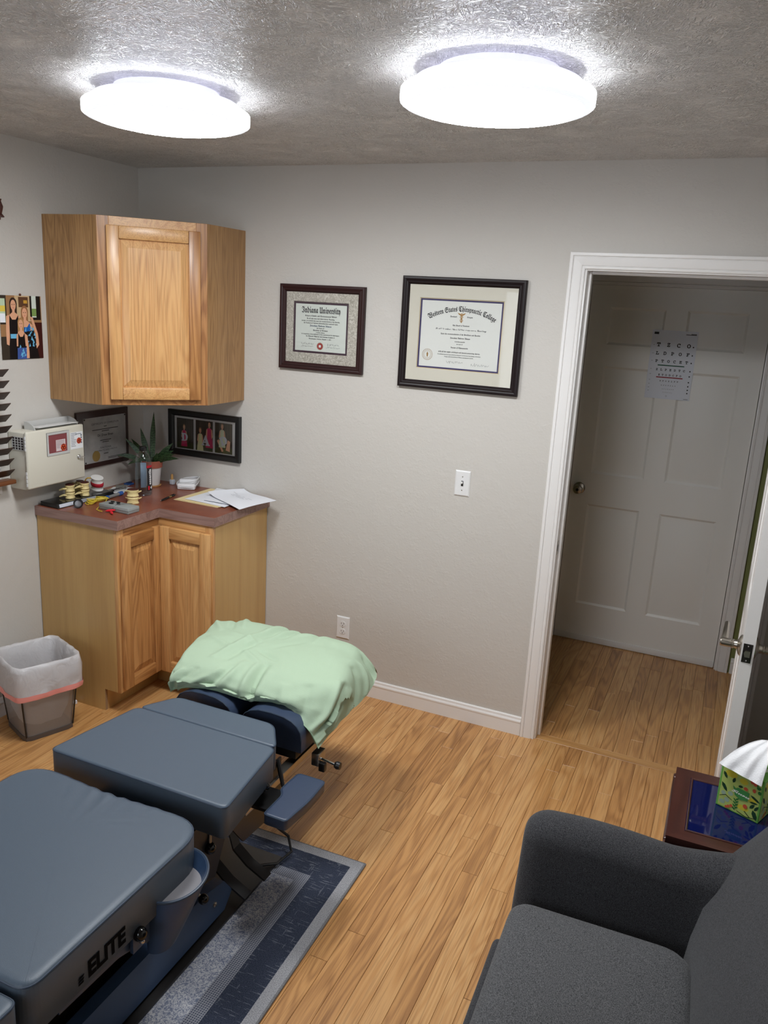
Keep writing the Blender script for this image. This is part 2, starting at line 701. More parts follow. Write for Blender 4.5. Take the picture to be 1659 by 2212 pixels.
def plank_rows(x0, x1, y0, y1):
    n = int(math.ceil((x1 - x0) / PW))
    for i in range(n):
        xa, xb = x0 + i * PW, min(x1, x0 + (i + 1) * PW)
        if xb - xa < 0.004:
            continue
        y = y0 - RND.uniform(0, 0.7)
        while y < y1:
            L = RND.choice((0.3, 0.45, 0.6, 0.75, 0.9, 1.1)) * RND.uniform(0.85, 1.15)
            a, b_ = max(y, y0), min(y + L, y1)
            y += L
            if b_ - a > 0.01:
                planks.append((xa, xb, a, b_))


plank_rows(0.0, XR, YF, 0.004)
plank_rows(1.84, 3.60, 0.058, 1.29)


def plank_geo(g, xa, xb, a, b_, rv, lay, top=0.0):
    e, c = 0.0004, 0.0008
    xa += e; xb -= e; a += e; b_ -= e
    z1 = top + rv * 0.0003
    vs = [(xa, a, -0.012), (xb, a, -0.012), (xb, b_, -0.012), (xa, b_, -0.012),
          (xa, a, z1 - c), (xb, a, z1 - c), (xb, b_, z1 - c), (xa, b_, z1 - c),
          (xa + c, a + c, z1), (xb - c, a + c, z1), (xb - c, b_ - c, z1), (xa + c, b_ - c, z1)]
    fs = [(0, 1, 5, 4), (1, 2, 6, 5), (2, 3, 7, 6), (3, 0, 4, 7), (4, 5, 9, 8), (5, 6, 10, 9), (6, 7, 11, 10), (7, 4, 8, 11), (8, 9, 10, 11)]
    bv, nf = g.verts_faces(vs, fs)
    for f in nf:
        f[lay] = rv


def plank_size(p):
    xa, xb, a, b_ = p
    q = [cam_px((x, y, 0)) for x in (xa, xb) for y in (a, b_)]
    if any(t is None for t in q):
        return 0
    m = ((q[0][0] + q[3][0]) / 2, (q[0][1] + q[3][1]) / 2)
    if not (-60 < m[0] < 1720 and 1300 < m[1] < 2330):
        return 0
    # planks under the table, behind the cabinet or under the chair show little
    mx, my = (xa + xb) / 2, (a + b_) / 2
    if mx < 0.75 and my > -0.72 or mx < 1.55 and my < -1.75 or mx > 2.62 and my < -1.5 or 1.0 < mx < 1.85 and my < -1.95:
        return 0
    return abs((q[0][0] - q[3][0]) * (q[1][1] - q[2][1])) + abs(q[0][1] - q[3][1]) * 10


order = sorted(range(len(planks)), key=lambda i: -plank_size(planks[i]))
single = {i for i in order[:290] if plank_size(planks[i]) > 0}
rest = G()
rest_lay = rest.bm.faces.layers.float.new('rnd')
for i, p in enumerate(planks):
    rv = RND.random()
    if i in single:
        g = G()
        lay = g.bm.faces.layers.float.new('rnd')
        plank_geo(g, *p, rv, lay)
        obj('plank', g, M_FLOOR, fl, 0)
    else:
        plank_geo(rest, *p, rv, rest_lay)
tag(obj('floor_planks', rest, M_FLOOR, fl, 0), 'oak strip planks beneath and beyond the furniture', kind='stuff')
g = G()
lay = g.bm.faces.layers.float.new('rnd')
plank_geo(g, 2.19, 2.965, 0.004, 0.058, 0.5, lay, 0.001)
obj('threshold', g, M_FLOORX, fl, 0)

# ------------------------------------------------------------------ ceiling and walls
struct('ceiling', G().box(-0.12, 3.72, -4.12, 1.40, H, H + 0.08), M_CEIL)
DX0, DX1, DZ = 2.19, 2.965, 2.040           # doorway opening
WY0, WY1, WZ0, WZ1 = -2.15, -0.985, 1.09, 1.52  # window opening in the left wall
g = G()
g.box(-0.12, 0, -4.12, WY0, 0, H).box(-0.12, 0, WY1, 0.12, 0, H).box(-0.12, 0, WY0, WY1, 0, WZ0).box(-0.12, 0, WY0, WY1, WZ1, H)
struct('wall_left', g, M_WALL)
g = G()
g.box(0, DX0 - 0.016, 0, 0.12, 0, H).box(DX1 + 0.016, 3.60, 0, 0.12, 0, H).box(DX0 - 0.016, DX1 + 0.016, 0, 0.12, DZ + 0.016, H)
struct('wall_back', g, M_WALL)
struct('wall_right', G().box(XR, XR + 0.12, -4.12, 0, 0, H), M_WALL)
FWX0, FWX1, FWZ0, FWZ1 = 0.70, 2.30, 0.95, 2.08
g = G()
g.box(0, FWX0, -4.12, YF, 0, H).box(FWX1, XR, -4.12, YF, 0, H).box(FWX0, FWX1, -4.12, YF, 0, FWZ0).box(FWX0, FWX1, -4.12, YF, FWZ1, H)
struct('wall_front', g, M_WALL)
HX0, HX1, HZ = 1.985, 2.912, 2.045
g = G()
g.box(1.72, HX0, YH, YH + 0.12, 0, H).box(HX1, 3.72, YH, YH + 0.12, 0, H).box(HX0, HX1, YH, YH + 0.12, HZ, H)
struct('wall_hall_far', g, M_GREEN)
struct('hall_leak_blocker', G().box(1.72, 3.72, YH + 0.125, YH + 0.165, 0, H), M_GREEN)  # unseen slab added to stop daylight leaking round the hall door
struct('wall_hall_left', G().box(1.72, 1.84, 0.12, YH, 0, H), M_GREEN)
struct('wall_hall_right', G().box(3.60, 3.72, 0.0, YH, 0, H), M_GREEN)


# ------------------------------------------------------------------ trim
def baseboard(name, p0, p1, n, h=0.089):
    """profiled board from p0 to p1 on the floor, n = direction into the room"""
    prof = [(0, 0), (0.012, 0), (0.012, h - 0.030), (0.0135, h - 0.026), (0.0135, h - 0.020), (0.009, h - 0.012), (0.008, h - 0.004), (0.005, h), (0, h)]
    g = G()
    a, b_ = Vector((*p0, 0)), Vector((*p1, 0))
    nn = Vector((*n, 0))
    k = len(prof)
    vs = [a + nn * d + Vector((0, 0, z)) for d, z in prof] + [b_ + nn * d + Vector((0, 0, z)) for d, z in prof]
    fs = [(i, i + 1, k + i + 1, k + i) for i in range(k - 1)] + [tuple(range(k)), tuple(range(2 * k - 1, k - 1, -1))]
    g.verts_faces(vs, fs)
    return struct(name, g, M_TRIM, 20)


baseboard('baseboard_back', (0.765, 0), (DX0 - 0.072, 0), (0, -1))
baseboard('baseboard_back_right', (DX1 + 0.072, 0), (XR, 0), (0, -1))
baseboard('baseboard_left', (0, -4.0), (0, -0.742), (1, 0))
baseboard('baseboard_right', (XR, -4.0), (XR, 0), (-1, 0))
baseboard('baseboard_hall', (HX1 + 0.068, YH), (3.60, YH), (0, -1))
CASE = [(0, 0), (0, 0.009), (0.004, 0.011), (0.008, 0.011), (0.011, 0.008), (0.014, 0.011), (0.019, 0.0125), (0.044, 0.0155), (0.047, 0.0125), (0.050, 0.0175), (0.060, 0.0175), (0.062, 0.0155), (0.062, 0)]


def casing(root, x0, x1, zt, yf, s=-1):
    """mitred casing round an opening; yf wall face, s the side it stands proud of"""
    k = len(CASE)

    def strip(A, B):
        g = G()
        g.verts_faces(A + B, [(i, i + 1, k + i + 1, k + i) for i in range(k - 1)] + [tuple(range(k)), tuple(range(2 * k - 1, k - 1, -1))])
        return g
    obj('casing', strip([(x0 - d, yf + s * h, 0) for d, h in CASE], [(x0 - d, yf + s * h, zt + d) for d, h in CASE]), M_TRIM, root, 20)
    obj('casing', strip([(x1 + d, yf + s * h, 0) for d, h in CASE], [(x1 + d, yf + s * h, zt + d) for d, h in CASE]), M_TRIM, root, 20)
    obj('casing', strip([(x0 - d, yf + s * h, zt + d) for d, h in CASE], [(x1 + d, yf + s * h, zt + d) for d, h in CASE]), M_TRIM, root, 20)


tr = struct_empty('trim_1', (DX0, 0, 0))
casing(tr, DX0 - 0.008, DX1 + 0.008, DZ + 0.006, 0.0, -1)
casing(tr, DX0 - 0.008, DX1 + 0.008, DZ + 0.006, 0.12, 1)
obj('jamb', G().box(DX0 - 0.016, DX0, -0.001, 0.121, 0, DZ + 0.016, 0.001), M_TRIM, tr)
obj('jamb', G().box(DX1, DX1 + 0.016, -0.001, 0.121, 0, DZ + 0.016, 0.001), M_TRIM, tr)
obj('jamb', G().box(DX0, DX1, -0.001, 0.121, DZ, DZ + 0.016, 0.001), M_TRIM, tr)
g = G().box(DX0, DX0 + 0.011, 0.040, 0.075, 0, DZ, 0.002)
obj('door_stop', g, M_TRIM, tr)
obj('door_stop', G().box(DX1 - 0.011, DX1, 0.040, 0.075, 0, DZ, 0.002), M_TRIM, tr)
obj('door_stop', G().box(DX0 + 0.011, DX1 - 0.011, 0.040, 0.075, DZ - 0.011, DZ, 0.002), M_TRIM, tr)
g = G().box(DX0 - 0.001, DX0 + 0.0012, 0.006, 0.034, 0.872, 0.932, 0.0004, 1)
sp = obj('strike_plate', g, M_STEEL, tr)
obj('strike_hole', G().box(DX0 + 0.0008, DX0 + 0.0016, 0.012, 0.026, 0.888, 0.916), M_BLACK, sp)
tr2 = struct_empty('trim_2', (HX0, YH, 0))
casing(tr2, HX0 + 0.004, HX1 - 0.004, HZ - 0.004, YH, -1)
obj('jamb', G().box(HX0, HX0 + 0.012, YH - 0.001, YH + 0.12, 0, HZ, 0.001), M_TRIM, tr2)
obj('jamb', G().box(HX1 - 0.012, HX1, YH - 0.001, YH + 0.12, 0, HZ, 0.001), M_TRIM, tr2)
obj('jamb', G().box(HX0 + 0.012, HX1 - 0.012, YH - 0.001, YH + 0.12, HZ - 0.012, HZ, 0.001), M_TRIM, tr2)


# ------------------------------------------------------------------ six-panel doors
def six_panel(w, h, t, cols, rows, both=True):
    """slab in local coords: x 0..w, z 0..h, front face y=0 (outside is -y), back y=t"""
    g = G()
    xs = [0] + [c for p in cols for c in p] + [w]
    zs = [0] + [c for p in rows for c in p] + [h]
    steps = [(0, 0), (0.005, 0.004), (0.012, 0.008), (0.020, 0.008), (0.040, 0.003)]

    def face(y, s):
        for i in range(len(xs) - 1):
            for j in range(len(zs) - 1):
                a, b_, c, d = xs[i], xs[i + 1], zs[j], zs[j + 1]
                if i % 2 == 1 and j % 2 == 1:
                    prev = None
                    for ins, dep in steps:
                        cur = [(a + ins, y + s * dep, c + ins), (b_ - ins, y + s * dep, c + ins), (b_ - ins, y + s * dep, d - ins), (a + ins, y + s * dep, d - ins)]
                        if prev:
                            g.verts_faces(prev + cur, [(k, (k + 1) % 4, 4 + (k + 1) % 4, 4 + k) for k in range(4)])
                        prev = cur
                    g.verts_faces(prev, [(0, 1, 2, 3)])
                else:
                    g.verts_faces([(a, y, c), (b_, y, c), (b_, y, d), (a, y, d)], [(0, 1, 2, 3)])
    face(0, 1)
    face(t, -1)
    g.verts_faces([(0, 0, 0), (0, t, 0), (0, t, h), (0, 0, h)], [(0, 1, 2, 3)])
    g.verts_faces([(w, 0, 0), (w, t, 0), (w, t, h), (w, 0, h)], [(0, 1, 2, 3)])
    g.verts_faces([(0, 0, 0), (w, 0, 0), (w, t, 0), (0, t, 0)], [(0, 1, 2, 3)])
    g.verts_faces([(0, 0, h), (w, 0, h), (w, t, h), (0, t, h)], [(0, 1, 2, 3)])
    bmesh.ops.remove_doubles(g.bm, verts=g.bm.verts, dist=0.00005)
    return g


d2 = struct_empty('door_2', (2.0, 1.252, 0))
g = six_panel(0.898, 2.026, 0.035, [(0.106, 0.394), (0.502, 0.796)], [(0.226, 0.824), (1.003, 1.600), (1.717, 1.914)])
g.move(Matrix.Translation((1.999, 1.252, 0.006)))
obj('door_slab', g, M_DOOR, d2, 20)
obj('door_sweep', G().box(2.002, 2.894, 1.247, 1.2525, 0.004, 0.040, 0.001), M_TRIM, d2)
Mk = Matrix.Translation((2.051, 1.252, 0.917)) @ Matrix.Rotation(PI / 2, 4, 'X')
g = G().lathe([(0, 0), (0.033, 0), (0.033, 0.004), (0.028, 0.008), (0.013, 0.012), (0.012, 0.03), (0.024, 0.038), (0.027, 0.05), (0.024, 0.062), (0.010, 0.066), (0, 0.066)], M=Mk)
kn = obj('door_knob', g, M_STEEL, d2)
g = G().lathe([(0.0, 0.0665), (0.008, 0.0665), (0.008, 0.0675), (0, 0.0675)], M=Mk, seg=16)
obj('keyhole', g, M_BLACK, kn)

d1 = struct_empty('door_1', (2.978, -0.020, 0))
MD = Matrix.Translation((2.978, -0.020, 0.008)) @ Matrix.Rotation(math.radians(-91.44), 4, 'Z')
# local x runs from the hinge towards the free edge, local y=0 is the face towards the room's corner
g = six_panel(0.795, 2.02, 0.036, [(0.105, 0.345), (0.45, 0.69)], [(0.226, 0.824), (1.003, 1.600), (1.717, 1.914)])
g.move(MD @ Matrix.Translation((0, -0.036, 0)))
obj('door_slab', g, M_TRIM, d1, 20)
LZ = 0.907
for s in (-1, 1):
    y0 = -0.036 if s < 0 else 0.0
    Ml = MD @ Matrix.Translation((0.735, y0, LZ)) @ Matrix.Rotation(PI / 2 * (1 if s < 0 else -1), 4, 'X')
    g = G().lathe([(0, 0), (0.033, 0), (0.033, 0.004), (0.027, 0.008), (0.019, 0.011), (0.014, 0.013), (0.0125, 0.022), (0.0145, 0.024), (0.0145, 0.028), (0.012, 0.030), (0.0135, 0.032), (0.0135, 0.058), (0.011, 0.062), (0, 0.062)], M=Ml)
    hd = obj('door_handle', g, M_STEEL, d1)
    yo = y0 + s * 0.05
    g = G().tube([MD @ Vector((0.735, yo, LZ)), MD @ Vector((0.71, yo, LZ + 0.012)), MD @ Vector((0.67, yo, LZ + 0.020)), MD @ Vector((0.62, yo, LZ + 0.022))], 0.008, 10, rad=[0.011, 0.0095, 0.0085, 0.0075])
    obj('lever', g, M_STEEL, hd)
g = G().box(0.794, 0.7962, -0.032, -0.006, LZ - 0.030, LZ + 0.030, 0.0004, 1, MD)
lp = obj('latch_plate', g, M_DARKSTEEL, d1)
g = G().prism([(-0.010, -0.006), (0.0, -0.009), (0.010, -0.006), (0.010, 0.008), (-0.010, 0.008)], 0, 0.008, MD @ Matrix.Translation((0.796, -0.019, LZ)) @ Matrix.Rotation(PI / 2, 4, 'Y'))
obj('latch_bolt', g, M_STEEL, lp)
for dz in (-0.023, 0.023):
    g = G().ball((0, 0, 0), 0.0028, MD @ Matrix.Translation((0.7962, -0.019, LZ + dz)), 8, 5)
    obj('screw', g, M_CHROME, lp)
for z in (0.22, 1.0, 1.80):
    obj('hinge', G().lathe([(0, 0), (0.007, 0), (0.007, 0.09), (0, 0.09)], (2.986, -0.026, z), 10), M_STEEL, d1)


# ------------------------------------------------------------------ windows
def glass_mat():
    m, nt, b = new_mat('window_glass')
    out = nt.nodes['Material Output']
    tr_ = nd(nt, 'ShaderNodeBsdfTransparent')
    gl = nd(nt, 'ShaderNodeBsdfGlossy')
    gl.inputs['Roughness'].default_value = 0.02
    mix = nd(nt, 'ShaderNodeMixShader')
    fr_ = nd(nt, 'ShaderNodeFresnel')
    fr_.inputs[0].default_value = 1.35
    nt.links.new(fr_.outputs[0], mix.inputs[0])
    nt.links.new(tr_.outputs[0], mix.inputs[1])
    nt.links.new(gl.outputs[0], mix.inputs[2])
    nt.links.new(mix.outputs[0], out.inputs[0])
    return m


M_GLASS = glass_mat()
w1 = struct_empty('window_1', (0, -0.985, 1.09))
for a in ((-0.10, -0.055, WY0, WY1, WZ0, WZ0 + 0.045), (-0.10, -0.055, WY0, WY1, WZ1 - 0.045, WZ1), (-0.10, -0.055, WY0, WY0 + 0.045, WZ0 + 0.045, WZ1 - 0.045),
          (-0.10, -0.055, WY1 - 0.045, WY1, WZ0 + 0.045, WZ1 - 0.045), (-0.095, -0.06, WY0 + 0.045, WY1 - 0.045, 1.285, 1.315)):
    obj('window_frame', G().box(*a, 0.003), M_TRIM, w1)
obj('window_pane', G().box(-0.080, -0.076, WY0 + 0.045, WY1 - 0.045, WZ0 + 0.045, WZ1 - 0.045), M_GLASS, w1)
for a in ((0, 0.016, WY1, WY1 + 0.068, 1.01, WZ1 + 0.07), (0, 0.016, WY0 - 0.07, WY0, 1.01, WZ1 + 0.07), (0, 0.016, WY0, WY1, WZ1, WZ1 + 0.07), (0, 0.016, WY0, WY1, 1.01, WZ0)):
    obj('casing', G().box(*a, 0.002), M_TRIM, w1)
w2 = struct_empty('window_2', (1.5, YF, 0.95))
for a in ((FWX0, FWX1, -4.10, -4.05, FWZ0, FWZ0 + 0.05), (FWX0, FWX1, -4.10, -4.05, FWZ1 - 0.05, FWZ1), (FWX0, FWX0 + 0.05, -4.10, -4.05, FWZ0 + 0.05, FWZ1 - 0.05),
          (FWX1 - 0.05, FWX1, -4.10, -4.05, FWZ0 + 0.05, FWZ1 - 0.05), (1.475, 1.525, -4.10, -4.05, FWZ0 + 0.05, FWZ1 - 0.05)):
    obj('window_frame', G().box(*a, 0.003), M_TRIM, w2)
obj('window_pane', G().box(FWX0 + 0.05, FWX1 - 0.05, -4.078, -4.074, FWZ0 + 0.05, FWZ1 - 0.05), M_GLASS, w2)
M_BLIND = simple('espresso_blind_wood', (66, 46, 38), 0.4, spec=0.4)
M_RAIL = simple('walnut_rail_wood', (112, 66, 36), 0.4, spec=0.4)
bl = thing('window_blind', 'dark brown wooden slat blind over the window left of the sharps box', 'blind', (0.04, -1.5, 1.05))
z = 1.117
while z < 1.545:
    Ms = Matrix.Translation((0.0445, 0, z - 0.017)) @ Matrix.Rotation(math.radians(-42), 4, 'Y')
    obj('slat', G().box(-0.025, 0.025, -2.24, -0.887, -0.0014, 0.0014, 0.0006, 1, Ms), M_BLIND, bl)
    z += 0.0463
obj('bottom_rail', G().box(0.018, 0.068, -2.24, -0.887, 1.055, 1.073, 0.004), M_RAIL, bl)
obj('headrail', G().box(0.018, 0.072, -2.24, -0.935, 1.562, 1.600, 0.004), M_RAIL, bl)
for y in (-1.0, -1.5, -2.1):
    obj('ladder_cord', G().tube([(0.045, y, 1.06), (0.045, y, 1.57)], 0.0012, 6), M_TRIM, bl)
M_ORN = simple('dark_red_wood', (70, 34, 28), 0.4)
g = G().lathe([(0, 0), (0.022, 0), (0.022, 0.004), (0.014, 0.014), (0.018, 0.03), (0.020, 0.04), (0.014, 0.058), (0.013, 0.06), (0.016, 0.068), (0, 0.068)], (0.024, -0.857, 2.124), 16)
orn = thing('wall_ornament', 'small dark red turned ornament on left wall cut by the photo edge', 'ornament', (0.024, -0.857, 2.118))
obj('turned_body', g, M_ORN, orn)
obj('wall_shelf', G().box(0, 0.05, -0.95, -0.868, 2.112, 2.124, 0.002), M_ORN, orn)


# ------------------------------------------------------------------ ceiling lights
def lamp_mat(name='lit_diffuser', k=1.0):
    m, nt, b = new_mat(name)
    b.inputs['Base Color'].default_value = (0.85, 0.87, 0.9, 1)
    b.inputs['Roughness'].default_value = 0.3
    b.inputs['Emission Color'].default_value = (*LAMP_COLOR, 1)
    b.inputs['Emission Strength'].default_value = LAMP_STRENGTH * k
    return m


M_LAMP = lamp_mat()
M_LAMPRIM = lamp_mat('lit_diffuser_rim', 0.05)
M_LAMPRIM.node_tree.nodes['Principled BSDF'].inputs['Emission Color'].default_value = (0.88, 0.93, 1.0, 1)
M_HALOLIP = lamp_mat('lit_halo_lip', 0.03)  # added glow on the hidden flange top, gives the ceiling its halo
M_LAMPEDGE = lamp_mat('lit_diffuser_edge', 0.0165)
M_LAMPEDGE.node_tree.nodes['Principled BSDF'].inputs['Emission Color'].default_value = (0.86, 0.92, 1.0, 1)
M_LAMPB = lamp_mat('lamp_base_translucent', 0.012)
M_LAMPB.node_tree.nodes['Principled BSDF'].inputs['Emission Color'].default_value = (0.74, 0.74, 1.0, 1)
l1 = thing('ceiling_light', 'large round flush ceiling light nearer the open doorway', 'ceiling light', (2.1458, -1.2236, H), 'round ceiling lights')
c0 = (2.1458, -1.2236, 0)
g = G().lathe([(0, H), (0.150, H), (0.150, 2.4125), (0.206, 2.4125), (0.210, 2.409), (0.210, 2.397), (0.205, 2.394), (0, 2.394)], c0, 48)
obj('base_plate', g, M_LAMPB, l1)
R0 = 0.2398
g = G().lathe([(0.2115, 2.3935), (R0 - 0.005, 2.3928)], c0, 48)
obj('halo_lip', g, M_HALOLIP, l1, 50)
g = G().lathe([(R0 - 0.005, 2.3928), (R0, 2.389), (R0 + 0.0005, 2.376), (R0, 2.364), (R0 - 0.006, 2.3595)], c0, 48)
obj('diffuser_rim', g, M_LAMPRIM, l1, 50)
g = G().lathe([(R0 - 0.006, 2.3595), (R0 * 0.9, 2.3545)], c0, 48)
obj('diffuser_edge', g, M_LAMPEDGE, l1, 50)
g = G().lathe([(R0 * 0.9, 2.3545), (R0 * 0.75, 2.3475), (R0 * 0.5, 2.3405), (R0 * 0.25, 2.3375), (0, 2.3368)], c0, 48)
obj('diffuser', g, M_LAMP, l1, 50)
l2 = copy_tree(l1)
l2.location = (1.1448, -1.2263, H)
l2['label'] = 'large round flush ceiling light above the corner cabinets side of the room'

# ------------------------------------------------------------------ corner cabinets
M_HICK = wood('hickory_vertical', (208, 160, 104), (192, 140, 86), (148, 98, 54), axis='Z', rings=14, tone=0.75, pores=0.5, spread=5.5)
M_HICKX = wood('hickory_rail_along_x', (206, 158, 102), (190, 138, 84), (146, 96, 52), axis='X', rings=12, tone=0.75, pores=0.5, spread=5.5)
M_HICKY = wood('hickory_rail_along_y', (200, 152, 96), (184, 132, 78), (142, 92, 50), axis='Y', rings=12, tone=0.75, pores=0.5, spread=5.5)
M_OAKV = wood('oak_veneer', (178, 138, 92), (164, 124, 78), (136, 98, 58), axis='Z', rings=12, tone=0.1, pores=0.7, spread=8.0)
M_MAPLE = wood('maple_veneer', (200, 165, 108), (192, 155, 98), (172, 135, 82), axis='Z', rings=3, tone=0.12, pores=0.12, spread=4.0)
M_RAW = simple('raw_particle_board', (150, 118, 84), 0.9, bump=0.6, bscale=500, var=0.4)


def cab_door(root, M, w, h, railmat, sw=0.05, rw=0.052, t=0.022):
    """raised-panel door in local coords x 0..w, z 0..h, back at y=0, front at y=-t"""
    g = G()
    a, b_, c, d = sw - 0.004, w - sw + 0.004, rw - 0.004, h - rw + 0.004
    prev = None
    for ins, y in ((0, -0.008), (0.006, -0.008), (0.009, -0.010), (0.038, -0.0195), (0.042, -0.0195)):
        cur = [(a + ins, y, c + ins), (b_ - ins, y, c + ins), (b_ - ins, y, d - ins), (a + ins, y, d - ins)]
        if prev:
            g.verts_faces(prev + cur, [(k, (k + 1) % 4, 4 + (k + 1) % 4, 4 + k) for k in range(4)], M)
        prev = cur
    g.verts_faces(prev, [(0, 1, 2, 3)], M)
    g.box(a, b_, -0.0088, -0.003, c, d, M=M)
    dr = obj('door', g, M_HICK, root, 12)
    for x in (0, w - sw):
        obj('stile', G().box(x, x + sw, -t, 0, 0, h, 0.0035, 2, M), M_HICK, dr)
    for z in (0, h - rw):
        obj('rail', G().box(sw, w - sw, -t, 0, z, z + rw, 0.0035, 2, M), railmat, dr)
    return dr


CA, CD, CT, CB = 0.6145, 0.2954, 2.163, 1.385
uc = thing('wall_cabinet', 'diagonal corner wall cabinet of natural wood with one raised-panel door', 'cabinet', (0.3, -0.3, CB))
obj('side_panel', G().box(0.001, CD, -CA, -CA + 0.012, CB, CT), M_OAKV, uc)
obj('side_panel', G().box(CA - 0.012, CA, -CD, -0.001, CB, CT), M_OAKV, uc)
foot = [(0.001, -0.001), (0.001, -CA + 0.012), (CD, -CA + 0.012), (CA - 0.012, -CD), (CA - 0.012, -0.001)]
obj('top_panel', G().prism(foot, CT - 0.014, CT - 0.001), M_MAPLE, uc)
obj('bottom_panel', G().prism(foot, CB + 0.004, CB + 0.018), M_MAPLE, uc)
MU = Matrix.Translation((CD, -CA, CB)) @ Matrix.Rotation(PI / 4, 4, 'Z')
DL = (CA - CD) * math.sqrt(2)
HT = CT - CB
obj('stile', G().box(0, 0.048, 0, 0.019, 0, HT, 0.001, 1, MU), M_HICK, uc)
obj('stile', G().box(DL - 0.048, DL, 0, 0.019, 0, HT, 0.001, 1, MU), M_HICK, uc)
obj('rail', G().box(0.048, DL - 0.048, 0, 0.019, HT - 0.045, HT, 0.001, 1, MU), M_HICKX, uc)
obj('rail', G().box(0.048, DL - 0.048, 0, 0.019, 0, 0.045, 0.001, 1, MU), M_HICKX, uc)
cab_door(uc, MU @ Matrix.Translation((0.036, -0.0005, 0.026)), DL - 0.068, HT - 0.062, M_HICKX)

WX, WY, WDX, WDY, WT = 0.769, -0.7373, 0.4674, -0.4615, 0.918
bc = thing('base_cabinet', 'corner base cabinet with two raised-panel doors meeting in the notch', 'cabinet', (0.35, -0.35, 0))
left = [(0.004, 0.0), (0.362, 0.0), (0.362, 0.108), (0.437, 0.108), (0.437, 0.875), (0.004, 0.875)]
MP = Matrix.Translation((0, -0.716, 0)) @ Matrix.Rotation(PI / 2, 4, 'X')
obj('side_panel', G().prism(left, 0, 0.015, MP), M_MAPLE, bc)
obj('panel_edge', G().box(0.362, 0.3625, -0.7305, -0.7165, 0.001, 0.107), M_RAW, bc)
right = [(-0.438, 0.108), (-0.362, 0.108), (-0.362, 0.0), (-0.004, 0.0), (-0.004, 0.875), (-0.438, 0.875)]
MQ = Matrix.Translation((0.742, 0, 0)) @ Matrix.Rotation(PI / 2, 4, 'Z') @ Matrix.Rotation(PI / 2, 4, 'X')
obj('side_panel', G().prism(right, 0, 0.015, MQ), M_MAPLE, bc)
# face frame
obj('stile', G().box(0.4372, 0.4565, -0.7312, -0.690, 0.108, 0.875, 0.001), M_HICK, bc)
obj('stile', G().box(0.716, 0.7572, -0.4572, -0.4382, 0.108, 0.875, 0.001), M_HICK, bc)
obj('rail', G().box(0.4375, 0.4555, -0.690, -0.440, 0.828, 0.875, 0.001), M_HICKY, bc)
obj('rail', G().box(0.4556, 0.716, -0.4560, -0.4385, 0.828, 0.875, 0.001), M_HICKX, bc)
obj('rail', G().box(0.4375, 0.4555, -0.690, -0.440, 0.108, 0.128, 0.001), M_HICKY, bc)
obj('rail', G().box(0.4556, 0.716, -0.4560, -0.4385, 0.108, 0.128, 0.001), M_HICKX, bc)
obj('toe_kick', G().box(0.345, 0.3615, -0.7155, -0.343, 0, 0.1075), M_MAPLE, bc)
obj('toe_kick', G().box(0.3616, 0.7415, -0.3615, -0.345, 0, 0.1075), M_MAPLE, bc)
obj('bottom_panel', G().box(0.004, 0.436, -0.7155, -0.004, 0.1085, 0.1235), M_MAPLE, bc)
# doors: local x along the wall run, local -y out of the cabinet
ML = Matrix.Translation((0.4570, -0.719, 0.124)) @ Matrix.Rotation(PI / 2, 4, 'Z')
cab_door(bc, ML, 0.257, 0.716, M_HICKY, 0.052, 0.055)
MR = Matrix.Translation((0.480, -0.4577, 0.124))
cab_door(bc, MR, 0.272, 0.716, M_HICKX, 0.052, 0.055)

m, nt, b = new_mat('laminate_mahogany')
M_LAM = m
geo = nd(nt, 'ShaderNodeNewGeometry')
n1 = nd(nt, 'ShaderNodeTexNoise')
n1.inputs['Scale'].default_value = 9
n1.inputs['Detail'].default_value = 5
nt.links.new(geo.outputs['Position'], n1.inputs['Vector'])
r = ramp(nt, [(0.3, lin((112, 58, 42))), (0.7, lin((140, 80, 56)))])
nt.links.new(n1.outputs['Fac'], r.inputs[0])
nt.links.new(r.outputs[0], b.inputs['Base Color'])
b.inputs['Roughness'].default_value = 0.3
M_LAMEDGE = wood('laminate_edge', (158, 128, 120), (144, 114, 106), (112, 84, 78), axis='X', rings=8, tone=0.0, pores=0.5, rough=0.5, coat=0.0, spread=7)
wt = thing('worktop', 'notched dark red laminate worktop on the corner base cabinet', 'worktop', (0.35, -0.35, 0.876))
poly = [(0.001, -0.001), (0.001, WY), (WDX, WY), (WDX, WDY), (WX, WDY), (WX, -0.001)]
obj('slab', G().prism(poly, 0.8755, WT, bev=0.0008, seg=1), M_LAM, wt)
e = 0.0012
for a in ((0.001, WDX + e, WY - e, WY), (WDX, WDX + e, WY, WDY - e), (WDX, WX, WDY - e, WDY), (WX, WX + e, WDY - e, -0.001)):
    obj('edge_band', G().box(*a, 0.8756, WT - 0.0006), M_LAMEDGE, wt)


# ------------------------------------------------------------------ framed things on the walls
def mitred_frame(root, M, x0, x1, y0, y1, prof, mat, name='frame_side'):
    """four mitred sides round the outer rectangle; prof = (distance inward, height)"""
    k = len(prof)
    cs = ((x0, y0, 1, 1), (x1, y0, -1, 1), (x1, y1, -1, -1), (x0, y1, 1, -1))
    for a, b_ in zip(cs, cs[1:] + cs[:1]):
        A = [(a[0] + a[2] * d, a[1] + a[3] * d, h) for d, h in prof]
        B = [(b_[0] + b_[2] * d, b_[1] + b_[3] * d, h) for d, h in prof]
        g = G()
        g.verts_faces(A + B, [(i, i + 1, k + i + 1, k + i) for i in range(k - 1)] + [tuple(range(k)), tuple(range(2 * k - 1, k - 1, -1))], M)
        obj(name, g, mat, root, 25)


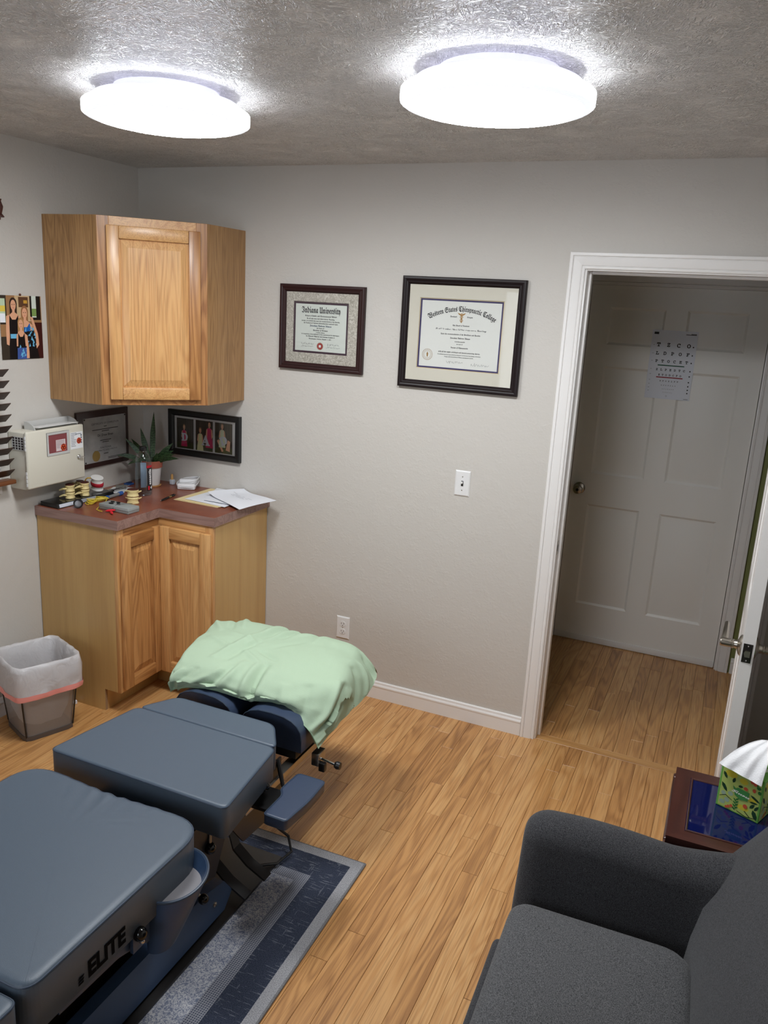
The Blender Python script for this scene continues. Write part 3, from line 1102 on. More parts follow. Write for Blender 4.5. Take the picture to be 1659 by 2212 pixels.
def ring_board(x0, x1, y0, y1, a0, a1, b0, b1, M, z0, z1, bev=0.0008):
    """board with a rectangular window; x/y outer, a/b opening"""
    g = G()
    O = [(x0, y0), (x1, y0), (x1, y1), (x0, y1)]
    I = [(a0 - bev, b0 - bev), (a1 + bev, b0 - bev), (a1 + bev, b1 + bev), (a0 - bev, b1 + bev)]
    J = [(a0, b0), (a1, b0), (a1, b1), (a0, b1)]
    vs = [(p[0], p[1], z1) for p in O] + [(p[0], p[1], z1) for p in I] + [(p[0], p[1], z0) for p in J]
    fs = [(i, (i + 1) % 4, 4 + (i + 1) % 4, 4 + i) for i in range(4)] + [(4 + i, 4 + (i + 1) % 4, 8 + (i + 1) % 4, 8 + i) for i in range(4)]
    g.verts_faces(vs, fs, M)
    return g


M_MAHOG = simple('dark_mahogany', (44, 20, 20), 0.42, spec=0.35)
M_BLKWOOD = simple('black_cherry_lacquer', (24, 13, 15), 0.42, spec=0.3)
M_INK = simple('black_ink', (28, 27, 30), 0.7)
M_INKBLUE = simple('blue_black_ink', (52, 74, 96), 0.7)
M_PAPER = simple('diploma_paper', (222, 226, 216), 0.7)
M_PAPER2 = simple('diploma_paper_white', (228, 228, 221), 0.7)
M_CREAM = simple('cream_mat_board', (218, 212, 196), 0.8, var=0.02, bscale=40)
M_NAVY = simple('navy_liner', (52, 44, 92), 0.6)
M_PLUM = simple('plum_liner', (62, 38, 50), 0.6)
M_GOLD = simple('gold_print', (160, 120, 62), 0.45, metal=0.4)
M_REDSEAL = simple('red_seal', (168, 62, 56), 0.5)
m, nt, b = new_mat('marbled_mat_board')
M_MARBLE = m
geo = nd(nt, 'ShaderNodeNewGeometry')
n1 = nd(nt, 'ShaderNodeTexNoise')
n1.inputs['Scale'].default_value = 70
n1.inputs['Detail'].default_value = 6
n1.inputs['Distortion'].default_value = 2.5
nt.links.new(geo.outputs['Position'], n1.inputs['Vector'])
r = ramp(nt, [(0.36, lin((168, 160, 146))), (0.5, lin((190, 182, 168))), (0.62, lin((216, 210, 198)))])
nt.links.new(n1.outputs['Fac'], r.inputs[0])
nt.links.new(r.outputs[0], b.inputs['Base Color'])
b.inputs['Roughness'].default_value = 0.75

FPROF = [(0, 0), (0, 0.017), (0.003, 0.020), (0.010, 0.021), (0.016, 0.019), (0.020, 0.022), (0.026, 0.021), (0.031, 0.016), (0.033, 0.012), (0.033, 0.006)]


def squiggle(g, M, u, v, w, h, seed, n=34, wd=0.0007):
    rr = random.Random(seed)
    pts = []
    for i in range(n):
        t = i / (n - 1)
        pts.append((u + (t - 0.5) * w + math.sin(t * 30 + seed) * w * 0.03, v + h * 0.5 * math.sin(t * 46 + seed * 2) * (1 - 0.55 * t) * rr.uniform(0.4, 1.1)))
    stroke(g, pts, wd, M)


# --- smaller diploma
A0, A1, B0, B1 = 0.814, 1.244, 1.558, 1.938
MS = frame_m((0, 0, 0), (1, 0, 0), (0, 0, 1))


def MSz(z):
    return MS @ Matrix.Translation((0, 0, z))


dp = thing('framed_diploma', 'smaller diploma in dark frame with marbled mat and red round seal', 'diploma', (1.03, 0, 1.558), 'framed diplomas')
obj('backing', G().box(A0 + 0.01, A1 - 0.01, B0 + 0.01, B1 - 0.01, 0.0005, 0.005, M=MS), M_CREAM, dp)
mitred_frame(dp, MS, A0, A1, B0, B1, FPROF, M_MAHOG)
px0, px1, pz0, pz1 = 0.884, 1.162, 1.636, 1.863
obj('mat_board', ring_board(A0 + 0.03, A1 - 0.03, B0 + 0.03, B1 - 0.03, px0, px1, pz0, pz1, MS, 0.0078, 0.0105, 0.0026), M_MARBLE, dp)
obj('liner', ring_board(px0 - 0.01, px1 + 0.01, pz0 - 0.01, pz1 + 0.01, px0 + 0.009, px1 - 0.009, pz0 + 0.009, pz1 - 0.009, MS, 0.0058, 0.0075, 0.0008), M_PLUM, dp)
pap = obj('certificate', G().box(px0, px1, pz0, pz1, 0.0051, 0.0055, M=MS), M_PAPER, dp)
cx = (px0 + px1) / 2
ph = pz1 - pz0 - 0.018
top = pz1 - 0.009
pw = px1 - px0 - 0.018
MT = MSz(0.0056)
g = G()
put_text(g, 'iu', MT, cx, top - ph * 0.185, width=pw * 0.76, sq=1.5)
for k, v, w in (('iu1', 0.262, 0.62), ('iu2', 0.318, 0.55), ('iu3', 0.366, 0.75), ('iu4', 0.412, 0.67), ('iu6', 0.515, 0.15), ('iu7', 0.565, 0.29), ('iu8', 0.608, 0.17), ('iu9', 0.648, 0.75), ('iu10', 0.695, 0.57), ('iu11', 0.745, 0.45)):
    put_text(g, k, MT, cx, top - ph * v, width=pw * w)
squiggle(g, MT, cx - pw * 0.25, top - ph * 0.845, pw * 0.24, 0.013, 3)
squiggle(g, MT, cx - pw * 0.25, top - ph * 0.90, pw * 0.24, 0.008, 5)
squiggle(g, MT, cx + pw * 0.26, top - ph * 0.84, pw * 0.24, 0.014, 8)
squiggle(g, MT, cx + pw * 0.26, top - ph * 0.90, pw * 0.27, 0.011, 11)
tag(obj('lettering', g, M_INK, pap, 0), kind='stuff')
g = G()
put_text(g, 'iu5', MT, cx, top - ph * 0.472, width=pw * 0.43)
obj('name_lettering', g, M_INKBLUE, pap, 0)
g = G()
sx, sz = cx, top - ph * 0.885
flat(g, disc(sx, sz, 0.0145), MT, 0.0004)
g.mi = 1
ring(g, MT, sx, sz, 0.0150, 0.0165, 0.0004)
g.mi = 2
flat(g, rect(sx - 0.0055, sz - 0.0055, sx + 0.0055, sz + 0.0055), MT, 0.0006)
obj('seal', g, [M_REDSEAL, M_GOLD, M_PAPER2], pap, 0)
obj('glass', G().box(A0 + 0.031, A1 - 0.031, B0 + 0.031, B1 - 0.031, 0.0115, 0.0125, M=MS), M_GLASS, dp)

# --- larger diploma
A0, A1, B0, B1 = 1.420, 1.960, 1.527, 1.994
dp = thing('framed_diploma', 'larger diploma in near-black frame with wide cream mat and gold winged emblem', 'diploma', (1.69, 0, 1.527), 'framed diplomas')
obj('backing', G().box(A0 + 0.01, A1 - 0.01, B0 + 0.01, B1 - 0.01, 0.0005, 0.005, M=MS), M_CREAM, dp)
mitred_frame(dp, MS, A0, A1, B0, B1, FPROF, M_BLKWOOD)
px0, px1, pz0, pz1 = 1.506, 1.867, 1.617, 1.903
obj('mat_board', ring_board(A0 + 0.03, A1 - 0.03, B0 + 0.03, B1 - 0.03, px0 - 0.004, px1 + 0.004, pz0 - 0.004, pz1 + 0.004, MS, 0.0086, 0.0105, 0.0012), M_CREAM, dp)
obj('gold_fillet', ring_board(px0 - 0.006, px1 + 0.006, pz0 - 0.006, pz1 + 0.006, px0 - 0.0015, px1 + 0.0015, pz0 - 0.0015, pz1 + 0.0015, MS, 0.0076, 0.0084, 0.0004), simple('pale_gold_fillet', (196, 176, 128), 0.5), dp)
obj('liner', ring_board(px0 - 0.006, px1 + 0.006, pz0 - 0.006, pz1 + 0.006, px0 + 0.005, px1 - 0.005, pz0 + 0.005, pz1 - 0.005, MS, 0.0058, 0.0074, 0.0006), M_NAVY, dp)
pap = obj('certificate', G().box(px0, px1, pz0, pz1, 0.0051, 0.0055, M=MS), M_PAPER2, dp)
cx = (px0 + px1) / 2 + 0.004
ph = pz1 - pz0 - 0.010
top = pz1 - 0.005
pw = px1 - px0 - 0.010
g = G()
put_text(g, 'ws', MT, cx, top - ph * 0.145, width=pw * 0.86, arc=0.30, sq=1.5)
for k, u, v, w in (('ws1', -0.10, 0.235, 0.085), ('ws2', 0.105, 0.235, 0.072), ('ws3', 0.0, 0.365, 0.21), ('ws4', 0.0, 0.425, 0.64), ('ws5', 0.0, 0.497, 0.50), ('ws6', 0.0, 0.555, 0.255), ('ws7', 0.0, 0.605, 0.13), ('ws8', 0.0, 0.642, 0.08), ('ws9', 0.0, 0.70, 0.22), ('ws10', 0.0, 0.768, 0.53), ('ws11', 0.0, 0.806, 0.55), ('ws12', 0.0, 0.838, 0.37)):
    put_text(g, k, MT, cx + u * pw, top - ph * v, width=pw * w)
squiggle(g, MT, cx - pw * 0.05, top - ph * 0.91, pw * 0.2, 0.016, 4)
squiggle(g, MT, cx + pw * 0.27, top - ph * 0.93, pw * 0.22, 0.020, 9)
tag(obj('lettering', g, M_INK, pap, 0), kind='stuff')
g = G()
ex, ez = cx, top - ph * 0.24
s = 0.021
flat(g, [(ex - 0.12 * s, ez + 0.75 * s), (ex - 0.9 * s, ez + 1.0 * s), (ex - 0.55 * s, ez + 0.62 * s), (ex - 0.12 * s, ez + 0.4 * s)], MT)
flat(g, [(ex + 0.12 * s, ez + 0.75 * s), (ex + 0.9 * s, ez + 1.0 * s), (ex + 0.55 * s, ez + 0.62 * s), (ex + 0.12 * s, ez + 0.4 * s)], MT)
flat(g, rect(ex - 0.1 * s, ez - 0.95 * s, ex + 0.1 * s, ez + 0.95 * s), MT, 0.0005)
for k in (1, -1):
    stroke(g, [(ex + k * 0.3 * s * math.sin(t * 0.55), ez + 0.5 * s - t * 0.115 * s) for t in range(12)], 0.0022, MT, 0.0006)
obj('winged_emblem', g, M_GOLD, pap, 0)
g = G()
sx, sz = px0 + 0.042, pz0 + 0.055
ring(g, MT, sx, sz, 0.0225, 0.0238, 0.0004)
ring(g, MT, sx, sz, 0.0150, 0.0158, 0.0004)
for i in range(20):
    a = 2 * PI * i / 20
    flat(g, disc(sx + 0.019 * math.cos(a), sz + 0.019 * math.sin(a), 0.0012, n=6), MT)
flat(g, [(sx - 0.002, sz - 0.010), (sx + 0.002, sz - 0.010), (sx + 0.004, sz + 0.003), (sx, sz + 0.012), (sx - 0.004, sz + 0.003)], MT)
obj('round_seal', g, M_GOLD, pap, 0)
obj('glass', G().box(A0 + 0.031, A1 - 0.031, B0 + 0.031, B1 - 0.031, 0.0115, 0.0125, M=MS), M_GLASS, dp)

# --- black frame with three snapshots
SKIN, HAIR, PINK, LAV = (214, 160, 128), (140, 104, 70), (196, 40, 88), (196, 198, 206)
BROWNBG = (58, 50, 40)


def kid(cx_, top_, s, dress, hair=HAIR, skin=SKIN):
    """flat shapes of a small figure, top of head at top_"""
    return [
        (hair, [disc(cx_, top_ - 0.085 * s, 0.085 * s, 0.095 * s, 16)]),
        (skin, [disc(cx_ + 0.005, top_ - 0.11 * s, 0.062 * s, 0.08 * s, 16), rect(cx_ - 0.03 * s, top_ - 0.22 * s, cx_ + 0.03 * s, top_ - 0.16 * s)]),
        (dress, [[(cx_ - 0.10 * s, top_ - 0.21 * s), (cx_ + 0.10 * s, top_ - 0.21 * s), (cx_ + 0.14 * s, top_ - 0.45 * s), (cx_ + 0.20 * s, top_ - 0.80 * s), (cx_ - 0.20 * s, top_ - 0.80 * s), (cx_ - 0.14 * s, top_ - 0.45 * s)]]),
        (skin, [[(cx_ - 0.10 * s, top_ - 0.23 * s), (cx_ - 0.15 * s, top_ - 0.25 * s), (cx_ - 0.19 * s, top_ - 0.45 * s), (cx_ - 0.12 * s, top_ - 0.52 * s), (cx_ - 0.11 * s, top_ - 0.42 * s)],
                [(cx_ + 0.10 * s, top_ - 0.23 * s), (cx_ + 0.15 * s, top_ - 0.25 * s), (cx_ + 0.19 * s, top_ - 0.45 * s), (cx_ + 0.12 * s, top_ - 0.52 * s), (cx_ + 0.11 * s, top_ - 0.42 * s)]]),
        ((70, 44, 40), [disc(cx_ - 0.02 * s, top_ - 0.10 * s, 0.008 * s, n=8), disc(cx_ + 0.03 * s, top_ - 0.10 * s, 0.008 * s, n=8)]),
        ((150, 60, 60), [disc(cx_ + 0.005, top_ - 0.145 * s, 0.022 * s, 0.008 * s, 10)]),
    ]


def trees():
    rr = random.Random(5)
    return [((78, 66, 54), [rect(x, 0.35, x + rr.uniform(0.01, 0.03), 1.0) for x in [rr.random() * 0.95 for _ in range(9)]]),
            ((62, 66, 36), [rect(0, 0, 1, rr.uniform(0.18, 0.25))])]


A0, A1, B0, B1 = 0.173, 0.602, 1.072, 1.301
pf = thing('framed_photo', 'black frame holding three snapshots that spell out a word', 'photo frame', (0.39, 0, 1.072))
obj('backing', G().box(A0 + 0.01, A1 - 0.01, B0 + 0.01, B1 - 0.01, 0.0005, 0.004, M=MS), M_BLACK, pf)
mitred_frame(pf, MS, A0, A1, B0, B1, [(0, 0), (0, 0.020), (0.004, 0.023), (0.022, 0.021), (0.030, 0.013), (0.031, 0.008), (0.031, 0.004)], M_BLACK)
M_PMAT = simple('grey_white_mat', (196, 194, 192), 0.7)
g = G()
xs = (0.2035, 0.2175, 0.3205, 0.3335, 0.4365, 0.4495, 0.5525, 0.5715)
mat_o = obj('mat_board', g.box(A0 + 0.028, A1 - 0.028, B0 + 0.022, B1 - 0.022, 0.0042, 0.0065, M=MS), M_PMAT, pf)
pic_layers = [
    [(BROWNBG, [rect(0, 0, 1, 1)])] + trees() + kid(0.44, 0.80, 0.92, PINK),
    [(BROWNBG, [rect(0, 0, 1, 1)])] + trees() + kid(0.80, 1.0, 1.1, PINK, (60, 42, 34)) + kid(0.27, 0.76, 0.95, (206, 204, 150)),
    [(BROWNBG, [rect(0, 0, 1, 1)])] + trees() + [(SKIN, [[(0.12, 0.40), (0.22, 0.46), (0.50, 0.08), (0.40, 0.05)], [(0.88, 0.42), (0.74, 0.46), (0.62, 0.12), (0.86, 0.08)]])] + kid(0.42, 0.98, 0.98, (198, 204, 170))[:4],
]
for i, (a, b_) in enumerate(((xs[1], xs[2]), (xs[3], xs[4]), (xs[5], xs[6]))):
    Mp = MS @ Matrix.Translation((a, 1.1075, 0.0066))
    ph_ = picture('snapshot', Mp, b_ - a, 0.1525, pic_layers[i], pf)
    g = G()
    w_, h_ = b_ - a, 0.1525
    if i == 0:
        put_text(g, 'sD', Mp, w_ * 0.48, h_ * 0.26, height=h_ * 0.25, z=0.0022)
    elif i == 1:
        put_text(g, 'sA', Mp, w_ * 0.60, h_ * 0.20, height=h_ * 0.33, z=0.0028)
    else:
        put_text(g, 'sD', Mp, w_ * 0.58, h_ * 0.30, height=h_ * 0.27, z=0.0028, rot=0.35)
    obj('held_letter', g, cmat(LAV, 0.5), ph_, 0)
obj('glass', G().box(A0 + 0.03, A1 - 0.03, B0 + 0.03, B1 - 0.03, 0.0105, 0.0112, M=MS), M_GLASS, pf)

# --- award plaque on the left wall
MLW = frame_m((0, 0, 0), (0, 1, 0), (0, 0, 1))
pq = thing('award_plaque', 'dark wood plaque with engraved silver plate between sharps box and plant', 'plaque', (0, -0.305, 1.034))
M_PLAQ = simple('walnut_plaque', (46, 24, 22), 0.35, coat=0.3)
obj('board', G().box(-0.479, -0.133, 1.034, 1.307, 0.0005, 0.016, 0.003, 2, MLW), M_PLAQ, pq)
m, nt, b = new_mat('brushed_silver_plate')
M_PLATE = m
geo = nd(nt, 'ShaderNodeNewGeometry')
n1 = nd(nt, 'ShaderNodeTexNoise')
n1.inputs['Scale'].default_value = 14
n1.inputs['Detail'].default_value = 5
nt.links.new(geo.outputs['Position'], n1.inputs['Vector'])
r = ramp(nt, [(0.3, lin((150, 150, 150))), (0.7, lin((178, 178, 176)))])
nt.links.new(n1.outputs['Fac'], r.inputs[0])
nt.links.new(r.outputs[0], b.inputs['Base Color'])
b.inputs['Roughness'].default_value = 0.45
b.inputs['Metallic'].default_value = 0.35
pl = obj('metal_plate', G().box(-0.441, -0.155, 1.058, 1.2755, 0.0162, 0.0175, M=MLW), M_PLATE, pq)
for u, v in ((-0.435, 1.270), (-0.161, 1.270), (-0.435, 1.064), (-0.161, 1.064)):
    obj('pin', G().ball((0, 0, 0), 0.004, MLW @ Matrix.Translation((u, v, 0.018)), 10, 6), M_DARKSTEEL, pq)
g = G()
MT = MLW @ Matrix.Translation((0, 0, 0.0176))
u = -0.298
put_text(g, 'pq', MT, u, 1.239, width=0.185)
put_text(g, 'pq2', MT, u, 1.181, width=0.105)
put_text(g, 'pq3', MT, u, 1.121, width=0.075)
put_text(g, 'pq4', MT, u, 1.108, width=0.155)
for v, w in ((1.226, 0.02), (1.213, 0.175), (1.204, 0.05), (1.159, 0.075), (1.150, 0.045), (1.093, 0.03)):
    flat(g, rect(u - w / 2, v, u + w / 2, v + 0.0035), MT, 0.0003)
for v, w in ((1.072, 0.13), (1.066, 0.06)):
    flat(g, rect(-0.285, v, -0.285 + w, v + 0.0025), MT, 0.0003)
obj('lettering', g, simple('engraving_ink', (44, 42, 42), 0.6), pl, 0)
g = G()
flat(g, disc(-0.365, 1.088, 0.026, n=32), MT, 0.0005)
ring(g, MT, -0.365, 1.088, 0.019, 0.0205, 0.0010)
obj('gold_seal', g, simple('gold_foil', (176, 150, 90), 0.35, metal=0.7), pl, 0)

# --- family photograph pinned to the left wall
fp = thing('photo_print', 'glossy photo of three people in black and blue dresses pinned to wall', 'photograph', (0, -0.76, 1.565))
PX0, PX1, PZ0, PZ1 = -0.862, -0.645, 1.565, 1.825
Mf = MLW @ Matrix.Translation((PX0, PZ0, 0.003))
g = G()
g.grid(lambda a, c: Mf @ Vector((a * (PX1 - PX0), c * (PZ1 - PZ0), -0.002 + 0.0 * a)), 2, 2)
obj('paper_sheet', g, M_PAPER2, fp, 0)
BLK, BLU, TEAL = (16, 14, 18), (24, 92, 170), (104, 176, 214)


def fig(cx_, top_, hs, hair, body, w=0.17, bottom=0.0):
    return [
        (hair, [disc(cx_, top_ - 0.085 * hs, 0.088 * hs, 0.10 * hs, 18), [(cx_ - 0.085 * hs, top_ - 0.08 * hs), (cx_ + 0.085 * hs, top_ - 0.08 * hs), (cx_ + 0.08 * hs, top_ - 0.24 * hs), (cx_ - 0.09 * hs, top_ - 0.24 * hs)]]),
        (SKIN, [disc(cx_, top_ - 0.105 * hs, 0.062 * hs, 0.083 * hs, 18), rect(cx_ - 0.03 * hs, top_ - 0.25 * hs, cx_ + 0.03 * hs, top_ - 0.16 * hs), [(cx_ - w * 0.95, top_ - 0.30 * hs), (cx_ - 0.04, top_ - 0.22 * hs), (cx_ + 0.04, top_ - 0.22 * hs), (cx_ + w * 0.95, top_ - 0.30 * hs), (cx_ + w, top_ - 0.5 * hs), (cx_ - w, top_ - 0.5 * hs)]]),
        (body, [[(cx_ - w * 0.6, top_ - 0.26 * hs), (cx_ - w * 0.25, top_ - 0.33 * hs), (cx_ + w * 0.25, top_ - 0.33 * hs), (cx_ + w * 0.6, top_ - 0.26 * hs), (cx_ + w * 0.75, top_ - 0.55 * hs), (cx_ + w * 0.85, bottom), (cx_ - w * 0.85, bottom), (cx_ - w * 0.75, top_ - 0.55 * hs)]]),
        ((60, 40, 40), [disc(cx_ - 0.024 * hs, top_ - 0.095 * hs, 0.009 * hs, n=8), disc(cx_ + 0.024 * hs, top_ - 0.095 * hs, 0.009 * hs, n=8)]),
        ((196, 112, 104), [disc(cx_, top_ - 0.148 * hs, 0.020 * hs, 0.006 * hs, 12)]),
    ]


rr = random.Random(3)
flowers = [[(x, y), (x + rr.uniform(0.02, 0.06), y + rr.uniform(-0.02, 0.03)), (x + rr.uniform(0.01, 0.04), y + rr.uniform(0.03, 0.08))] for x, y in [(rr.uniform(0.56, 0.84), rr.uniform(0.18, 0.5)) for _ in range(26)]]
flowers2 = [[(x, y), (x + 0.05, y + 0.02), (x + 0.03, y + 0.06)] for x, y in [(rr.uniform(0.40, 0.60), rr.uniform(0.0, 0.18)) for _ in range(16)]]
lay = [((150, 112, 76), [rect(0, 0, 1, 1)]), ((196, 168, 130), [rect(0.36, 0.6, 0.74, 1)]), ((54, 46, 38), [rect(0, 0.55, 0.16, 1), rect(0, 0, 0.22, 0.36)]),
       ((180, 200, 170), [rect(0, 0.58, 0.13, 0.95)]), ((214, 190, 80), [rect(0.0, 0.75, 0.13, 0.84)]), ((226, 230, 236), [rect(0.0, 0.58, 0.12, 0.72)]),
       ((24, 20, 18), [rect(0.72, 0.62, 0.98, 1)]), ((204, 214, 204), [rect(0.765, 0.66, 0.875, 1)]), ((120, 150, 84), [rect(0.765, 0.68, 0.875, 0.80)]),
       ((92, 62, 42), [rect(0.45, 0.82, 0.68, 0.98)]), ((60, 22, 20), [rect(0.80, 0.0, 1, 0.58)]), ((196, 150, 60), [rect(0.57, 0.88, 0.66, 0.93)])]
lay += fig(0.32, 0.955, 1.0, (52, 36, 30), BLK, 0.17)
lay += [(SKIN, [[(0.14, 0.68), (0.21, 0.70), (0.20, 0.35), (0.18, 0.22), (0.12, 0.24), (0.12, 0.45)]]), (TEAL, [rect(0.22, 0.33, 0.42, 0.40)])]
lay += fig(0.58, 0.83, 0.98, (150, 104, 70), BLU, 0.19)
lay += [(BLK, [[(0.50, 0.42), (0.78, 0.46), (0.90, 0.0), (0.46, 0.0)]]), (TEAL, flowers), (SKIN, [[(0.70, 0.68), (0.77, 0.66), (0.88, 0.40), (0.90, 0.22), (0.83, 0.16), (0.82, 0.38)]])]
lay += fig(0.47, 0.645, 0.88, (170, 128, 82), BLK, 0.125)
lay += [((60, 84, 150), [[(0.36, 0.18), (0.58, 0.18), (0.62, 0.0), (0.35, 0.0)]]), (TEAL, flowers2), (SKIN, [[(0.56, 0.40), (0.61, 0.38), (0.64, 0.12), (0.64, 0.01), (0.57, 0.01), (0.58, 0.2)]])]
picture('print', Mf, PX1 - PX0, PZ1 - PZ0, lay, fp)
obj('push_pin', G().ball((0, 0, 0), 0.005, MLW @ Matrix.Translation((-0.755, 1.829, 0.005)), 10, 6), simple('pin_brown', (90, 50, 40), 0.4), fp)

# --- eye chart on the hall door
ec = thing('eye_chart', 'white eye test chart with rows of letters taped to the hall door', 'eye chart', (2.45, 1.25, 1.46))
EX0, EX1, EZ0, EZ1 = 2.338, 2.567, 1.459, 1.816
Me = frame_m((0, 1.2505, 0), (1, 0, 0), (0, 0, 1))
sheet = obj('sheet', G().box(EX0, EX1, EZ0, EZ1, 0, 0.0008, M=Me), simple('chart_card', (222, 226, 236), 0.5), ec)
MT = Me @ Matrix.Translation((0, 0, 0.0009))
cx = (EX0 + EX1) / 2
eh, ew = EZ1 - EZ0, EX1 - EX0
g = G()
rows = [('TZCO', 0.235, 0.055, 0.66), ('LDPOF', 0.355, 0.046, 0.67), ('PTOCET', 0.465, 0.038, 0.66), ('ZLPEDTC', 0.585, 0.030, 0.60), ('ETODCFO', 0.660, 0.026, 0.47), ('DPCZLFT', 0.745, 0.019, 0.38), ('OFPTDLZ', 0.805, 0.013, 0.30), ('LDCPOTF', 0.858, 0.010, 0.24), ('FPTOCDL', 0.905, 0.008, 0.19)]
for word, v, hgt, wid in rows:
    n = len(word)
    for i, ch in enumerate(word):
        gg = G() if hgt > 0.022 else g
        put_text(gg, 'm' + ch, MT, cx + (i / (n - 1) - 0.5) * wid * ew, EZ1 - eh * v, height=eh * hgt, z=0.0003)
        if gg is not g:
            obj('chart_letter', gg, M_INK, sheet, 0)
for word, v, hgt, wid in rows:
    flat(g, rect(EX0 + 0.012, EZ1 - eh * (v - 0.02), EX0 + 0.019, EZ1 - eh * (v - 0.016)), MT)
    flat(g, rect(EX1 - 0.019, EZ1 - eh * (v - 0.004), EX1 - 0.013, EZ1 - eh * (v - 0.022)), MT)
flat(g, rect(EX0 + 0.010, EZ1 - 0.022, EX0 + 0.033, EZ1 - 0.010), MT)
flat(g, rect(EX1 - 0.035, EZ1 - 0.015, EX1 - 0.008, EZ1 - 0.012), MT)
flat(g, rect(EX1 - 0.060, EZ1 - 0.019, EX1 - 0.008, EZ1 - 0.016), MT)
flat(g, rect(EX1 - 0.030, EZ0 + 0.006, EX1 - 0.008, EZ0 + 0.008), MT)
ring(g, MT, cx - 0.004, EZ0 + 0.016, 0.0028, 0.0036, 0.0003, 10)
tag(obj('fine_print', g, M_INK, sheet, 0), kind='stuff')
obj('green_bar', G().box(cx - 0.067, cx + 0.067, EZ1 - eh * 0.515, EZ1 - eh * 0.500, 0.0, 0.0003, M=MT), simple('green_print', (20, 84, 62), 0.6), sheet, 0)
obj('red_bar', G().box(cx - 0.067, cx + 0.067, EZ1 - eh * 0.690, EZ1 - eh * 0.675, 0.0, 0.0003, M=MT), simple('red_print', (150, 20, 44), 0.6), sheet, 0)

# --- switch and outlet
M_PLASTIC = simple('white_plastic', (222, 222, 222), 0.35)
M_SLOT = simple('dark_slot', (36, 34, 32), 0.6)


def plate(root, cx_, cz_):
    g = G()
    prev = None
    for ins, h_ in ((0, 0), (0, 0.002), (0.005, 0.0055)):
        cur = [(cx_ - 0.035 + ins, cz_ - 0.057 + ins, h_), (cx_ + 0.035 - ins, cz_ - 0.057 + ins, h_), (cx_ + 0.035 - ins, cz_ + 0.057 - ins, h_), (cx_ - 0.035 + ins, cz_ + 0.057 - ins, h_)]
        if prev:
            g.verts_faces(prev + cur, [(k, (k + 1) % 4, 4 + (k + 1) % 4, 4 + k) for k in range(4)], MS)
        prev = cur
    g.verts_faces(prev, [(0, 1, 2, 3)], MS)
    return obj('cover_plate', g, M_PLASTIC, root, 20)


sw = thing('light_switch', 'white toggle light switch on the grey wall beside the doorway', 'light switch', (1.7505, 0, 1.07))
plate(sw, 1.7505, 1.1275)
obj('switch_slot', G().box(1.7455, 1.7555, 1.1155, 1.1395, 0.0052, 0.0060, M=MS), M_SLOT, sw)
obj('toggle', G().box(1.7468, 1.7542, 1.128, 1.1365, 0.0055, 0.0165, 0.0012, 2, MS), M_PLASTIC, sw)
for dz in (-0.030, 0.030):
    obj('screw', G().ball((0, 0, 0), 0.003, MS @ Matrix.Translation((1.7505, 1.1275 + dz, 0.0048)), 10, 5), M_STEEL, sw)
ou = thing('wall_outlet', 'white double wall outlet low on the wall behind the green pillow', 'outlet', (1.1989, 0, 0.271))
plate(ou, 1.1989, 0.328)
for dz in (-0.0195, 0.0195):
    f = obj('receptacle', G().prism(disc(1.1989, 0.328 + dz, 0.0168, 0.0145, 20), 0.005, 0.0072, MS), M_PLASTIC, ou)
    for dx in (-0.0063, 0.0063):
        obj('slot', G().box(1.1989 + dx - 0.0011, 1.1989 + dx + 0.0011, 0.328 + dz - 0.001, 0.328 + dz + 0.007, 0.0070, 0.0075, M=MS), M_SLOT, f)
    obj('slot', G().prism(disc(1.1989, 0.328 + dz - 0.0075, 0.0024, n=10), 0.0070, 0.0075, MS), M_SLOT, f)
obj('screw', G().ball((0, 0, 0), 0.0025, MS @ Matrix.Translation((1.1989, 0.328, 0.0048)), 8, 5), M_STEEL, ou)

# --- sharps disposal cabinet on the left wall
M_SH = simple('ivory_plastic', (206, 202, 188), 0.38)
M_SHG = simple('grey_white_plastic', (186, 186, 184), 0.4)
sh = thing('sharps_container', 'ivory plastic sharps disposal box with red window on left wall', 'sharps box', (0, -0.70, 1.027))
g = G()
g.box(0.001, 0.094, -0.860, -0.540, 1.022, 1.270, 0.006, 3)
obj('body', g, M_SH, sh)
dr = obj('front_door', G().box(0.0945, 0.112, -0.864, -0.537, 1.027, 1.275, 0.008, 3), M_SH, sh)
MW = MLW @ Matrix.Translation((0, 0, 0.112))
wf = obj('window_frame', ring_board(-0.757, -0.628, 1.157, 1.258, -0.745, -0.643, 1.169, 1.245, MW, -0.002, 0.003, 0.003), M_SHG, dr)
obj('window_frame_edge', ring_board(-0.7575, -0.6275, 1.1565, 1.2585, -0.756, -0.629, 1.158, 1.257, MW, 0.003, 0.0, 0.0), M_SHG, dr)
obj('red_window', G().box(-0.747, -0.641, 1.167, 1.247, 0.0003, 0.0008, M=MW), simple('red_translucent_plastic', (124, 58, 62), 0.25), dr)
st = obj('sticker', G().box(-0.706, -0.652, 1.172, 1.222, 0.0009, 0.0012, M=MW), cmat((206, 190, 192)), dr)
M_BIO = cmat((206, 74, 36))


def biohaz(cx_, cz_, r_, M, par):
    g = G()
    flat(g, disc(cx_, cz_, r_, n=20), M, 0.0014)
    obj('hazard_disc', g, M_BIO, par, 0)
    g = G()
    for k in range(3):
        a = PI / 2 + k * 2 * PI / 3
        ring(g, M, cx_ + 0.42 * r_ * math.cos(a), cz_ + 0.42 * r_ * math.sin(a), 0.28 * r_, 0.46 * r_, 0.0017, 14)
    obj('hazard_mark', g, M_INK, par, 0)


